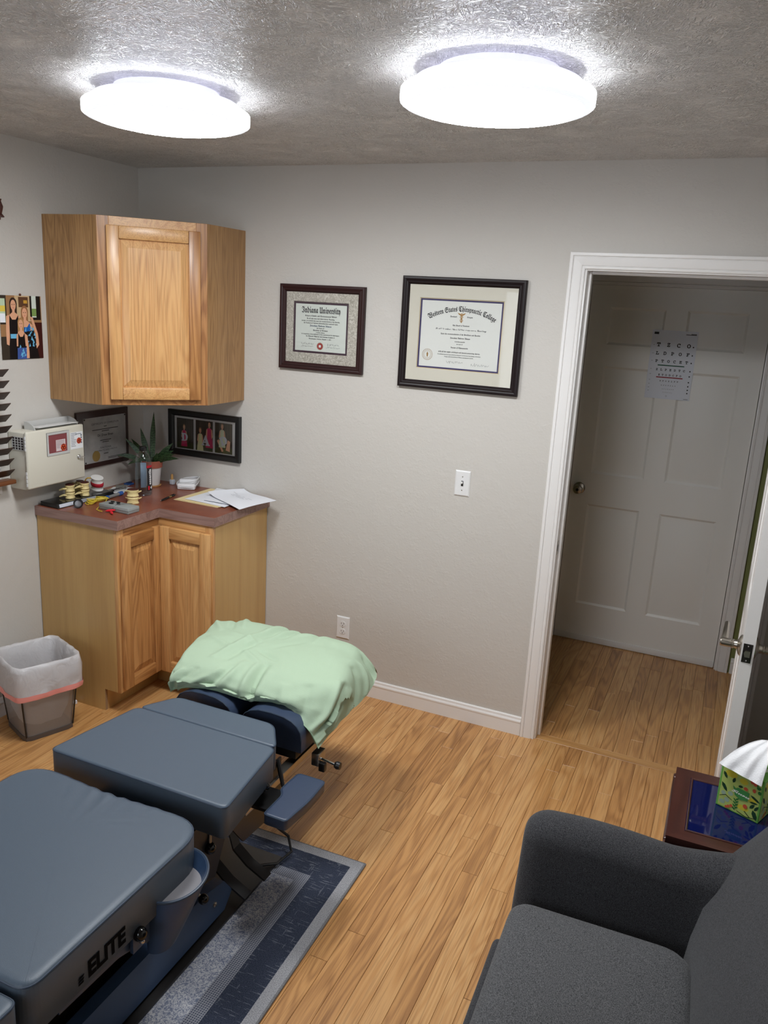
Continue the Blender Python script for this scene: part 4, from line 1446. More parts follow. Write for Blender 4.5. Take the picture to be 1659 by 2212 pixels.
biohaz(-0.664, 1.186, 0.016, MW, dr)
g = G()
for i in range(6):
    flat(g, rect(-0.703, 1.216 - i * 0.006, -0.703 + (0.045 if i < 4 else 0.02), 1.2175 - i * 0.006), MW, 0.0014)
obj('sticker_print', g, cmat((90, 80, 84)), dr, 0)
obj('label_sticker', G().box(-0.622, -0.548, 1.168, 1.2435, 0.0003, 0.0008, M=MW), cmat((222, 224, 226)), dr)
biohaz(-0.571, 1.203, 0.014, MW, dr)
g = G()
rr = random.Random(2)
for i in range(9):
    w_ = rr.uniform(0.018, 0.034)
    flat(g, rect(-0.618, 1.238 - i * 0.0072, -0.618 + w_, 1.2400 - i * 0.0072), MW, 0.0012)
for i in range(4):
    flat(g, rect(-0.560, 1.190 + i * 0.011, -0.553, 1.198 + i * 0.011), MW, 0.0012)
flat(g, rect(-0.590, 1.233, -0.556, 1.2355), MW, 0.0012)
obj('label_print', g, cmat((92, 96, 108)), dr, 0)
g = G()
for a in ((-0.846, -0.769, 1.0365, 1.0375), (-0.846, -0.769, 1.0505, 1.0515), (-0.846, -0.845, 1.0375, 1.0505), (-0.770, -0.769, 1.0375, 1.0505)):
    g.box(a[0], a[1], a[2], a[3], -0.0003, 0.0006, M=MW)
obj('embossed_panel', g, M_SH, dr)
g = G().lathe([(0, 0), (0.0095, 0), (0.0095, 0.005), (0.0075, 0.007), (0, 0.007)], M=MW @ Matrix.Translation((-0.577, 1.130, 0)), seg=18)
lk = obj('lock', g, M_CHROME, dr)
obj('key', G().box(-0.578, -0.555, 1.1285, 1.1315, 0.0075, 0.018, 0.001, 1, MW), M_CHROME, lk)
for z0, z1 in ((1.193, 1.258), (1.040, 1.106)):
    for k in range(4):
        a = z0 + (z1 - z0) * k / 4
        obj('hinge_knuckle', G().box(0.100, 0.108, -0.8675, -0.8645, a + 0.001, a + (z1 - z0) / 4 - 0.002, 0.001, 1), M_PLASTIC, sh)
MV = frame_m((0, -0.8602, 0), (1, 0, 0), (0, 0, 1))
obj('vent_recess', G().box(0.027, 0.091, 1.195, 1.249, 0.0, 0.0006, M=MV), simple('vent_dark', (44, 32, 36), 0.7), sh)
for k in range(5):
    x = 0.027 + k * 0.016
    obj('vent_bar', G().box(x - 0.0014, x + 0.0014, 1.195, 1.249, 0.0006, 0.0022, M=MV), M_SHG, sh)
for k in range(6):
    z = 1.195 + k * 0.0108
    obj('vent_bar', G().box(0.0258, 0.0922, z - 0.0012, z + 0.0012, 0.0006, 0.0020, M=MV), M_SHG, sh)
hp = G()
hp.box(0.022, 0.026, -0.785, -0.545, 1.268, 1.303, 0.001, 1)
obj('drop_lid', hp, M_SHG, sh)
for y in (-0.789, -0.545):
    arc = [(0.022, 1.268)] + [(0.022 + 0.060 * math.sin(t * PI / 16), 1.268 + 0.036 * math.cos(t * PI / 16)) for t in range(9)]
    Mx = Matrix.Translation((0, y + 0.002, 0)) @ Matrix.Rotation(PI / 2, 4, 'X')
    obj('chute_cheek', G().prism(arc, -0.002, 0.002, Mx), M_SHG, sh)
obj('chute_flap', G().box(0.040, 0.096, -0.780, -0.552, -0.0012, 0.0012, 0.0004, 1, Matrix.Translation((0, 0, 1.276)) @ Matrix.Rotation(math.radians(-4), 4, 'Y')), M_PLASTIC, sh)


# ------------------------------------------------------------------ things on the worktop
T0 = WT + 0.0003
M_CLEAR = glass_mat()
nt = M_CLEAR.node_tree
nt.nodes['Fresnel'].inputs[0].default_value = 1.42
_mn = math_node(nt, 'MINIMUM', nt.nodes['Fresnel'].outputs[0], 0.30)
nt.links.new(_mn, nt.nodes['Mix Shader'].inputs[0])
nt.nodes['Glossy BSDF'].inputs['Roughness'].default_value = 0.12
nt.nodes['Transparent BSDF'].inputs[0].default_value = (0.93, 0.94, 0.95, 1)
bt = thing('water_bottle', 'clear plastic water bottle with black cap and vertical black label', 'bottle', (0.247, -0.302, T0))
bc_ = (0.247, -0.302, T0)
g = G().lathe([(0, 0.004), (0.026, 0.003), (0.033, 0.0), (0.0385, 0.006), (0.039, 0.02), (0.0375, 0.026), (0.039, 0.032), (0.039, 0.150), (0.0375, 0.156), (0.039, 0.162), (0.0365, 0.176), (0.028, 0.198), (0.0175, 0.212), (0.0150, 0.216), (0.0150, 0.221)], bc_, 32)
obj('bottle_body', g, M_CLEAR, bt, 60)
m, nt, b = new_mat('still_water')
nt.nodes.remove(b)
tr_ = nd(nt, 'ShaderNodeBsdfTransparent')
tr_.inputs[0].default_value = (0.90, 0.93, 0.94, 1)
nt.links.new(tr_.outputs[0], nt.nodes['Material Output'].inputs[0])
g = G().lathe([(0, 0.006), (0.030, 0.006), (0.0365, 0.010), (0.0365, 0.150), (0.0365, 0.160), (0, 0.160)], bc_, 24)
obj('water', g, m, bt, 40)
g = G().lathe([(0.0168, 0.216), (0.0172, 0.217), (0.0172, 0.234), (0.0155, 0.2365), (0, 0.2365)], bc_, 24)
obj('cap', g, M_BLACK, bt)


def wrap(g, a0, a1, z0, z1, r_=0.0396, n=10):
    g.grid(lambda u, v: (bc_[0] + r_ * math.cos(math.radians(a0 + (a1 - a0) * u)), bc_[1] + r_ * math.sin(math.radians(a0 + (a1 - a0) * u)), T0 + z0 + (z1 - z0) * v), n, 2)
    return g


obj('label', wrap(G(), -26, 30, 0.026, 0.138), simple('bottle_label_black', (22, 20, 24), 0.4), bt)
obj('label_band', wrap(G(), -26, 30, 0.138, 0.150), cmat((176, 28, 44)), bt)
obj('label_band', wrap(G(), -18, -6, 0.031, 0.050, 0.0399), cmat((196, 36, 50)), bt)
obj('back_label', wrap(G(), 110, 150, 0.026, 0.150, 0.0392), simple('pale_back_label', (176, 186, 200), 0.5), bt)
# word running up the label
vs, fs, w_, h_ = _TM['es']
g = G()
s = 0.076 / w_
g.verts_faces([(bc_[0] + 0.0401 * math.cos(math.radians(2 - (y * s - 0.005) / 0.0401 * 57.3)), bc_[1] + 0.0401 * math.sin(math.radians(2 - (y * s - 0.005) / 0.0401 * 57.3)), T0 + 0.094 + x * s) for x, y in vs], fs)
obj('label_lettering', g, cmat((232, 232, 232)), bt, 0)
vs, fs, w_, h_ = _TM['pe']
s = 0.016 / w_
g = G()
g.verts_faces([(bc_[0] + 0.0402 * math.cos(math.radians(14 - (y * s - 0.008) / 0.0401 * 57.3)), bc_[1] + 0.0402 * math.sin(math.radians(14 - (y * s - 0.008) / 0.0401 * 57.3)), T0 + 0.041 + x * s) for x, y in vs], fs)
obj('plus_mark', g, cmat((232, 232, 232)), bt, 0)

# --- potted plant
pc = Vector((0.152, -0.128, T0))
pt = thing('potted_plant', 'spiky green snake plant in white pot with terracotta rim', 'plant', tuple(pc))
M_TERRA = simple('terracotta', (176, 98, 80), 0.8, var=0.08, bscale=60)
M_POTW = simple('white_glazed_pot', (218, 218, 218), 0.5)
obj('saucer', G().lathe([(0, 0), (0.044, 0), (0.047, 0.006), (0.043, 0.007), (0, 0.006)], tuple(pc), 28), simple('cork_saucer', (176, 128, 76), 0.8), pt)
obj('pot', G().lathe([(0, 0.0075), (0.038, 0.0075), (0.0395, 0.010), (0.0485, 0.100), (0.0465, 0.101), (0, 0.100)], tuple(pc), 32), M_POTW, pt)
obj('pot_rim', G().lathe([(0.047, 0.098), (0.0535, 0.0985), (0.0555, 0.131), (0.0540, 0.133), (0.049, 0.132), (0.047, 0.118), (0, 0.118)], tuple(pc), 32), M_TERRA, pt)
obj('soil', G().lathe([(0.0475, 0.1185), (0.03, 0.121), (0, 0.122)], tuple(pc), 20), simple('potting_soil', (48, 36, 28), 1.0, bump=1.0, bscale=300), pt)
m, nt, b = new_mat('snake_plant_leaf')
M_LEAF = m
geo = nd(nt, 'ShaderNodeNewGeometry')
wv = nd(nt, 'ShaderNodeTexWave', bands_direction='Z')
wv.inputs['Scale'].default_value = 26
wv.inputs['Distortion'].default_value = 6
wv.inputs['Detail Scale'].default_value = 4
nt.links.new(geo.outputs['Position'], wv.inputs['Vector'])
r = ramp(nt, [(0.35, lin((34, 58, 32))), (0.75, lin((62, 92, 54)))])
nt.links.new(wv.outputs['Fac'], r.inputs[0])
nt.links.new(r.outputs[0], b.inputs['Base Color'])
b.inputs['Roughness'].default_value = 0.4
RT, UPV, FWD = Vector((0.913, 0.403, 0.053)), Vector((-0.148, 0.208, 0.967)), Vector((0.64, -0.76, 0.05))
base = pc + Vector((0, 0, 0.118))


def leaf(p0, p1, wd, sag, th=0.0035, n=10):
    p0, p1 = Vector(p0), Vector(p1)
    ax = (p1 - p0).normalized()
    side = ax.cross(FWD).normalized()
    nor = side.cross(ax).normalized()
    g = G()
    rows = []
    for i in range(n + 1):
        t = i / n
        c = p0.lerp(p1, t) + Vector((0, 0, 1)) * sag * math.sin(PI * t)
        w = wd * (0.62 + 0.9 * t - 0.2 * t * t) * min(1.0, (1 - t) * 2.3 + 0.02) * 0.95
        tt = th * min(1, (1 - t) * 3 + 0.1)
        rows.append([g.bm.verts.new(c + side * w * a + nor * (tt * b2 + abs(a) * w * 0.35)) for a, b2 in ((-1, 0), (-0.5, -0.8), (0, -1), (0.5, -0.8), (1, 0), (0.5, 0.8), (0, 1), (-0.5, 0.8))])
    for a, b2 in zip(rows, rows[1:]):
        for k in range(8):
            g.bm.faces.new((a[k], a[(k + 1) % 8], b2[(k + 1) % 8], b2[k]))
    return obj('leaf', g, M_LEAF, pt, 60)


K = 0.000276
for tx, ty, fw, wd, sag, bx in ((790, 285, 0.0, 0.013, 0.0, 0), (770, 455, 0.02, 0.013, 0.0, 8), (545, 565, 0.03, 0.014, 0.0, -10), (262, 742, 0.04, 0.012, 0.005, -20), (378, 778, -0.01, 0.013, 0.004, -15), (122, 1048, 0.05, 0.012, 0.012, -25), (1130, 845, 0.03, 0.014, 0.006, 20), (1145, 970, 0.045, 0.013, 0.01, 25), (1150, 1022, 0.07, 0.014, 0.01, 22), (1240, 1116, 0.06, 0.012, 0.014, 28), (310, 1205, 0.09, 0.011, 0.02, -22), (935, 972, 0.05, 0.010, 0.0, 10), (640, 900, -0.02, 0.011, 0.0, -8), (850, 1000, 0.06, 0.011, 0.0, 14)):
    du, dv = (tx - 745) * K, (1215 - ty) * K
    leaf(base + RT * bx * 0.0009 + FWD * fw * 0.2, base + RT * du + UPV * dv + FWD * fw, wd, sag)
# little things behind the pot
jar = thing('small_container', 'tiny pale container with amber top behind the plant pot', 'container', (0.215, -0.045, T0))
obj('vial_base', G().box(0.203, 0.227, -0.055, -0.035, T0, T0 + 0.026, 0.004), simple('pale_blue_white', (190, 196, 206), 0.4), jar)
obj('vial_neck', G().lathe([(0, 0.026), (0.007, 0.026), (0.007, 0.046), (0.004, 0.054), (0, 0.054)], (0.213, -0.045, T0), 14), simple('amber_cap', (190, 146, 84), 0.5), jar)

# --- white charger with wound cable
MCH = Matrix.Translation((0.327, -0.066, T0)) @ Matrix.Rotation(math.radians(24), 4, 'Z')
ch = thing('power_adapter', 'white power adapter with its cable wound around it', 'charger', (0.327, -0.066, T0))
M_APPLE = simple('glossy_white_plastic', (224, 224, 226), 0.25)
M_CABLE = simple('white_cable', (206, 206, 208), 0.5)
obj('adapter_brick', G().box(-0.044, 0.044, -0.042, -0.002, 0.0, 0.030, 0.006, 3, MCH), M_APPLE, ch)
obj('adapter_brick', G().box(-0.044, 0.044, 0.0, 0.036, 0.012, 0.044, 0.006, 3, MCH), M_APPLE, ch)
for k in range(5):
    zz = 0.004 + k * 0.0045
    pts = []
    for i in range(25):
        a = 2 * PI * i / 24
        pts.append(MCH @ Vector((0.050 * math.copysign(abs(math.cos(a)) ** 0.6, math.cos(a)) + 0.004 * math.sin(k * 2.1), -0.002 + 0.044 * math.copysign(abs(math.sin(a)) ** 0.6, math.sin(a)) + 0.003 * k, 0.020 + zz + 0.012 * math.sin(a + k * 0.3))))
    obj('cable_loop', G().tube(pts[:-1], 0.0019, 7, True), M_CABLE, ch)

# --- pen
MPN = Matrix.Translation((0.388, -0.300, T0 + 0.0052)) @ Matrix.Rotation(math.atan2(0.149, -0.024), 4, 'Z') @ Matrix.Rotation(PI / 2, 4, 'Y')
pn = thing('ballpoint_pen', 'black click pen with gold band lying on the worktop', 'pen', (0.388, -0.30, T0))
obj('pen_barrel', G().lathe([(0.0018, -0.064), (0.0045, -0.055), (0.0050, -0.02), (0.0048, 0.0), (0.0048, 0.060), (0.0035, 0.062), (0, 0.062)], M=MPN, seg=12), M_BLACK, pn)
obj('pen_tip', G().lathe([(0, -0.072), (0.001, -0.071), (0.0022, -0.064), (0, -0.064)], M=MPN, seg=10), M_CHROME, pn)
obj('pen_band', G().lathe([(0.0050, 0.008), (0.0051, 0.010), (0.0051, 0.028), (0.0050, 0.030)], M=MPN, seg=12), simple('brass_band', (166, 140, 90), 0.35, metal=0.6), pn)
obj('pen_clip', G().box(-0.0072, -0.0052, -0.0012, 0.0012, 0.022, 0.060, 0.0004, 1, MPN), M_BLACK, pn)
obj('pen_button', G().lathe([(0, 0.062), (0.0022, 0.062), (0.0022, 0.072), (0, 0.072)], M=MPN, seg=10), M_BLACK, pn)

# --- folder and papers
M_MANILA = simple('manila_card', (226, 206, 156), 0.8)
M_SHEET = simple('copy_paper', (226, 228, 234), 0.75)


def sheet(name, corners, parent, mat, n=9, z=0.0, curl=0.0, th=0.0004, amp=0.0):
    """a sheet through four corners (back-left, back-right, front-right, front-left), gently curled"""
    a, b2, c, d = [Vector((*p, 0)) for p in corners]

    def fn(u, v, off):
        p = d.lerp(c, u).lerp(a.lerp(b2, u), v)
        zz = z + off + curl * (max(0, 0.35 - u) / 0.35) ** 2 + amp * (0.5 + 0.5 * math.sin(u * 5 + v * 3))
        return (p.x, p.y, T0 + zz)
    g = G()
    top_ = g.grid(lambda u, v: fn(u, v, th), n, n)
    bot = g.grid(lambda u, v: fn(u, v, 0), n, n)
    for row in (0, n - 1):
        for i in range(n - 1):
            g.bm.faces.new((top_[row][i], top_[row][i + 1], bot[row][i + 1], bot[row][i]))
            g.bm.faces.new((top_[i][row], top_[i + 1][row], bot[i + 1][row], bot[i][row]))
    return obj(name, g, mat, parent, 40)


fo = thing('manila_folder', 'pale yellow manila folder under the papers on the worktop', 'folder', (0.55, -0.15, T0))
sheet('folder_leaf', ((0.425, -0.006), (0.690, -0.006), (0.676, -0.306), (0.418, -0.296)), fo, M_MANILA, z=0.0, th=0.0008)
sheet('folder_leaf', ((0.428, -0.012), (0.695, -0.010), (0.684, -0.300), (0.424, -0.290)), fo, M_MANILA, z=0.0022, th=0.0008)
p1 = sheet('paper_sheet', ((0.475, -0.010), (0.700, -0.014), (0.705, -0.292), (0.462, -0.270)), None, M_SHEET, z=0.0042, amp=0.001)
tag(p1, 'white sheet half hidden between manila folder and top paper', 'paper', 'papers on the worktop')
p2 = sheet('paper_sheet', ((0.462, -0.008), (0.660, -0.005), (0.792, -0.255), (0.560, -0.250)), None, M_SHEET, z=0.0075, amp=0.002)
tag(p2, 'white printed sheet lying flat beneath the topmost paper', 'paper', 'papers on the worktop')
p3c = ((0.520, -0.150), (0.640, -0.006), (0.842, -0.060), (0.806, -0.312))
pp = thing('printed_page', 'topmost curled white page overhanging the worktop edge', 'paper', (0.70, -0.16, T0), 'papers on the worktop')


def p3(u, v, off=0.0):
    a, b2, c, d = [Vector((*p, 0)) for p in ((0.522, -0.165), (0.622, -0.006), (0.845, -0.062), (0.800, -0.312))]
    p = a.lerp(b2, v).lerp(d.lerp(c, v), u)
    zz = 0.0150 + 0.014 * max(0, 0.3 - u) ** 2 / 0.09 - 0.003 * max(0, u - 0.7) / 0.3 + 0.002 * math.sin(v * 4)
    return Vector((p.x, p.y, T0 + zz + off))


g = G()
g.grid(lambda u, v: p3(u, v), 14, 10)
g.grid(lambda u, v: p3(u, v, -0.0005), 14, 10)
page = obj('page', g, M_SHEET, pp, 40)
rr = random.Random(11)
for i in range(4):
    g = G()
    v = 0.62 - i * 0.055
    u1 = (0.22, 0.80, 0.72, 0.60)[i]
    u0 = (0.10, 0.22, 0.20, 0.20)[i]
    rows = [[g.bm.verts.new(p3(u0 + (u1 - u0) * k / 8, v + dv, 0.0004)) for k in range(9)] for dv in (0, 0.009)]
    for k in range(8):
        if rr.random() > 0.15:
            g.bm.faces.new((rows[0][k], rows[0][k + 1], rows[1][k + 1], rows[1][k]))
    obj('print_line', g, cmat((150, 152, 158)), page, 0)

# --- black display base with vertebra models
M_BONE = simple('bone_plastic', (216, 198, 142), 0.55, var=0.1, bscale=180, bump=0.4)
M_DISC = simple('disc_brown', (72, 34, 26), 0.5)
bb = thing('display_base', 'long black base with silver front strip under the vertebra models', 'base', (0.085, -0.56, T0))
MB_ = Matrix.Translation((0.085, -0.560, T0)) @ Matrix.Rotation(math.radians(-3), 4, 'Z')
obj('plinth', G().prism([(-0.055, 0), (0.052, 0), (0.046, 0.021), (-0.055, 0.021)], -0.17, 0.165, MB_ @ Matrix.Rotation(PI / 2, 4, 'X') @ Matrix.Rotation(0, 4, 'Y'), bev=0.0015), simple('gloss_black_plastic', (14, 14, 15), 0.15), bb)
Mst = MB_ @ Matrix.Translation((0.0495, 0, 0.0105)) @ Matrix.Rotation(math.radians(-16), 4, 'Y')
obj('silver_strip', G().box(-0.0002, 0.0008, -0.155, 0.06, -0.008, 0.008, M=Mst), cmat((146, 150, 158)), bb)
obj('name_label', G().box(0.0007, 0.0013, -0.155, -0.075, -0.007, 0.007, M=Mst), cmat((198, 202, 212)), bb)


def vertebra(name, label, loc, rz, s=1.0, two=True, tilt=0.0):
    t = thing(name, label, 'vertebra model', loc, 'plastic vertebra models')
    M = Matrix.Translation(loc) @ Matrix.Rotation(rz, 4, 'Z') @ Matrix.Rotation(tilt, 4, 'X') @ Matrix.Scale(s, 4)
    prof = [(0, 0), (0.0235, 0), (0.026, 0.003), (0.0235, 0.010), (0.0222, 0.015), (0.025, 0.022), (0.026, 0.026), (0.0225, 0.030)]
    prof2 = [(0.0225, 0.0315), (0.026, 0.035), (0.0225, 0.043), (0.0222, 0.048), (0.0255, 0.056), (0.026, 0.060), (0.0235, 0.062), (0, 0.062)]
    g = G().lathe(prof + [(0, 0.030)], M=M, seg=22, sy=0.82)
    g.deform(lambda c: c + Vector((mnoise.noise(c * 90), mnoise.noise(c * 90 + Vector((5, 0, 0))), 0)) * 0.0015)
    obj('vertebral_body', g, M_BONE, t, 50)
    topz = 0.031
    if two:
        obj('spinal_disc', G().lathe([(0, 0.0295), (0.0225, 0.0295), (0.023, 0.031), (0.0225, 0.0325), (0, 0.0325)], M=M, seg=18, sy=0.82), M_DISC, t)
        g = G().lathe([(0, 0.0318)] + prof2, M=M, seg=22, sy=0.82)
        obj('vertebral_body', g, M_BONE, t, 50)
        topz = 0.063
    obj('spinal_disc', G().lathe([(0, topz - 0.001), (0.0235, topz - 0.001), (0.024, topz + 0.001), (0.021, topz + 0.003), (0, topz + 0.0035)], M=M, seg=18, sy=0.82), M_DISC, t)
    for k in range(2 if two else 1):
        z0 = 0.016 + 0.030 * k
        for sx in (-1, 1):
            g = G().tube([M @ Vector(p) for p in ((sx * 0.014, 0.012, z0), (sx * 0.024, 0.020, z0 + 0.002), (sx * 0.034, 0.026, z0 + 0.005))], 0.004, 8, rad=[0.005, 0.0038, 0.0024])
            obj('side_process', g, M_BONE, t, 60)
        g = G().tube([M @ Vector(p) for p in ((0, 0.012, z0), (0, 0.032, z0 - 0.004), (0, 0.046, z0 - 0.010))], 0.005, 8, rad=[0.008, 0.0055, 0.003])
        obj('spinous_process', g, M_BONE, t, 60)
    return t


BZ = T0 + 0.0212
vertebra('vertebra_model', 'cream vertebra pair nearest the sharps box end of the black base', (0.085, -0.610, BZ), 2.2)
vertebra('vertebra_model', 'cream vertebra pair in the middle of the black base', (0.100, -0.534, BZ), 2.5, 0.98)
vertebra('vertebra_model', 'cream vertebra pair half hidden behind the middle one', (0.040, -0.500, BZ), 2.9, 0.85)
dm = thing('disc_model', 'white and red spinal disc model leaning on the black base', 'disc model', (0.082, -0.436, BZ))
MDm = Matrix.Translation((0.082, -0.436, BZ + 0.009)) @ Matrix.Rotation(0.2, 4, 'X') @ Matrix.Rotation(0.22, 4, 'Y')
M_VW = simple('white_model_plastic', (218, 216, 212), 0.35)
obj('end_body', G().lathe([(0, 0), (0.029, 0), (0.031, 0.003), (0.0275, 0.012), (0.030, 0.021), (0, 0.021)], M=MDm, seg=26, sy=0.8), M_VW, dm)
obj('red_disc', G().lathe([(0.0295, 0.021), (0.032, 0.025), (0.0325, 0.031), (0.032, 0.038), (0.0295, 0.042)], M=MDm, seg=26, sy=0.8), simple('red_rubber', (168, 26, 44), 0.5, bump=0.5, bscale=200), dm)
obj('end_body', G().lathe([(0, 0.042), (0.030, 0.042), (0.0275, 0.051), (0.030, 0.060), (0.031, 0.063), (0, 0.064)], M=MDm, seg=26, sy=0.8), M_VW, dm)
obj('nerve_strand', G().tube([MDm @ Vector(p) for p in ((-0.022, -0.016, 0.058), (-0.036, -0.022, 0.056), (-0.046, -0.024, 0.046), (-0.050, -0.024, 0.036))], 0.0028, 7), simple('yellow_nerve', (218, 170, 44), 0.5), dm)
vertebra('vertebra_model', 'cream vertebra pair standing alone beside the grey device', (0.318, -0.462, T0), 0.6, 1.05, True)

# round black lens ring
rg = thing('lens_ring', 'round black rubber ring with grey glass standing at worktop edge', 'lens', (0.182, -0.662, T0))
MRg = Matrix.Translation((0.182, -0.662, T0 + 0.0208)) @ Matrix.Rotation(math.radians(-52), 4, 'Z') @ Matrix.Rotation(math.radians(80), 4, 'Y')
obj('rubber_ring', G().lathe([(0.0145, -0.006), (0.0185, -0.007), (0.0208, -0.003), (0.0208, 0.003), (0.0185, 0.007), (0.0145, 0.006), (0.0140, 0.0), (0.0145, -0.006)], M=MRg, seg=28), simple('black_rubber', (20, 20, 21), 0.5), rg)
obj('glass_disc', G().lathe([(0, -0.002), (0.0143, -0.002), (0.0143, 0.002), (0, 0.003)], M=MRg, seg=24), simple('grey_lens', (112, 112, 114), 0.15), rg)

# grey test device with red clips and yellow lead
dv = thing('electrode_tester', 'light grey handheld device with black buttons and red clips', 'device', (0.35, -0.59, T0))
MDv = Matrix.Translation((0.350, -0.590, T0)) @ Matrix.Rotation(math.radians(-3), 4, 'Z')
M_GREYP = simple('grey_device_plastic', (142, 146, 144), 0.45)
obj('case', G().box(-0.086, 0.086, -0.036, 0.036, 0, 0.027, 0.004, 2, MDv), M_GREYP, dv)
obj('case_seam', G().box(-0.0863, 0.0863, -0.0363, 0.0363, 0.0125, 0.0140, M=MDv), simple('seam_grey', (96, 98, 98), 0.5), dv)
for x, y, a, c in ((-0.05, 0.012, 0.011, 0.006), (-0.02, 0.016, 0.011, 0.006), (-0.035, -0.012, 0.013, 0.008), (0.0, -0.004, 0.010, 0.006)):
    obj('button', G().prism(disc(x, y, a, c, 14), 0.0272, 0.0305, MDv, 0.001, 1), M_BLACK, dv)
obj('jack', G().box(-0.094, -0.0865, -0.012, 0.004, 0.008, 0.022, 0.002, 1, MDv), M_BLACK, dv)
obj('lead', G().tube([(0.400, -0.560, T0 + 0.031), (0.372, -0.575, T0 + 0.031), (0.352, -0.612, T0 + 0.030), (0.346, -0.632, T0 + 0.012), (0.358, -0.640, T0 + 0.008)], 0.0011, 6), M_BLACK, dv)
M_CLIP = simple('red_clip_plastic', (206, 30, 44), 0.35)
for p0, p1 in (((0.329, -0.652, T0 + 0.0065), (0.366, -0.632, T0 + 0.012)), ((0.352, -0.648, T0 + 0.0065), (0.386, -0.672, T0 + 0.0065))):
    g = G().tube([Vector(p0), Vector(p0).lerp(Vector(p1), 0.3), Vector(p0).lerp(Vector(p1), 0.7), Vector(p1)], 0.005, 8, rad=[0.0022, 0.0058, 0.0055, 0.0020])
    obj('alligator_clip', g, M_CLIP, dv)
ye = thing('yellow_lead', 'bundle of yellow electrode cable coiled beside the grey device', 'cable', (0.18, -0.53, T0))
M_YEL = simple('yellow_cable', (214, 190, 52), 0.45)
rr = random.Random(21)
for k in range(5):
    pts = []
    ph0 = rr.uniform(0, 0.6)
    for i in range(24):
        a = 2 * PI * i / 24
        pts.append(Vector((0.168 + 0.020 * math.sin(2 * a + ph0) * (0.7 + 0.12 * k) + 0.008 * (k % 2), -0.535 + (0.066 - 0.005 * k) * math.cos(a), T0 + 0.0035 + 0.0032 * k + 0.002 * math.sin(3 * a))))
    obj('cable_loop', G().tube(pts, 0.0017, 6, True), M_YEL, ye)
obj('cable_tail', G().tube([(0.20, -0.50, T0 + 0.012), (0.232, -0.552, T0 + 0.006), (0.245, -0.600, T0 + 0.003), (0.270, -0.645, T0 + 0.003), (0.300, -0.660, T0 + 0.004), (0.318, -0.662, T0 + 0.005)], 0.0017, 6), M_YEL, ye)

# rod tool and instruments beside the bottle
rt = thing('rod_tool', 'grey rod with blue ends lying between yellow cable and bottle', 'tool', (0.175, -0.44, T0))
obj('rod', G().tube([(0.178, -0.470, T0 + 0.010), (0.172, -0.392, T0 + 0.010)], 0.0075, 12), simple('grey_rod', (140, 142, 142), 0.4, metal=0.3), rt)
M_BLUE = simple('blue_plastic', (40, 84, 152), 0.4)
obj('end_grip', G().tube([(0.172, -0.3915, T0 + 0.010), (0.170, -0.366, T0 + 0.010)], 0.0098, 10), M_BLUE, rt)
obj('end_grip', G().tube([(0.179, -0.485, T0 + 0.0102), (0.178, -0.4705, T0 + 0.010)], 0.0098, 10), M_BLUE, rt)
cd = thing('card_stack', 'untidy white and tan cards lying against the left wall', 'cards', (0.09, -0.31, T0))
for i, (x, y, a, w_, h_, c) in enumerate(((0.090, -0.300, 0.25, 0.10, 0.13, (178, 160, 130)), (0.100, -0.315, 0.5, 0.075, 0.12, (214, 214, 214)), (0.120, -0.300, 0.05, 0.06, 0.10, (196, 198, 200)), (0.085, -0.275, 0.7, 0.05, 0.09, (120, 118, 112)))):
    Mc = Matrix.Translation((x, y, T0 + 0.003 * i)) @ Matrix.Rotation(a, 4, 'Z')
    obj('card', G().box(-w_ / 2, w_ / 2, -h_ / 2, h_ / 2, 0.0, 0.0026, M=Mc), cmat(c), cd)
bk = thing('blue_clip', 'small blue plastic clip by the wall behind the bottle', 'clip', (0.05, -0.175, T0))
obj('clip_body', G().box(0.030, 0.066, -0.196, -0.158, T0, T0 + 0.008, 0.003), M_BLUE, bk)
obj('clip_arm', G().box(0.040, 0.058, -0.190, -0.164, T0 + 0.0082, T0 + 0.014, 0.002), simple('dark_blue_plastic', (34, 54, 96), 0.4), bk)
sc_ = thing('metal_tool', 'slim steel tool with dark grip lying on the white cards', 'tool', (0.12, -0.30, T0 + 0.012))
for k in (0, 1):
    obj('arm', G().tube([(0.105 + 0.012 * k, -0.365, T0 + 0.0165), (0.115 + 0.004 * k, -0.31, T0 + 0.0165), (0.108 - 0.006 * k, -0.245, T0 + 0.0165)], 0.0022, 7), M_CHROME, sc_)
obj('grip', G().tube([(0.100, -0.378, T0 + 0.0165), (0.111, -0.365, T0 + 0.0165), (0.124, -0.374, T0 + 0.0165)], 0.0045, 8), M_BLACK, sc_)


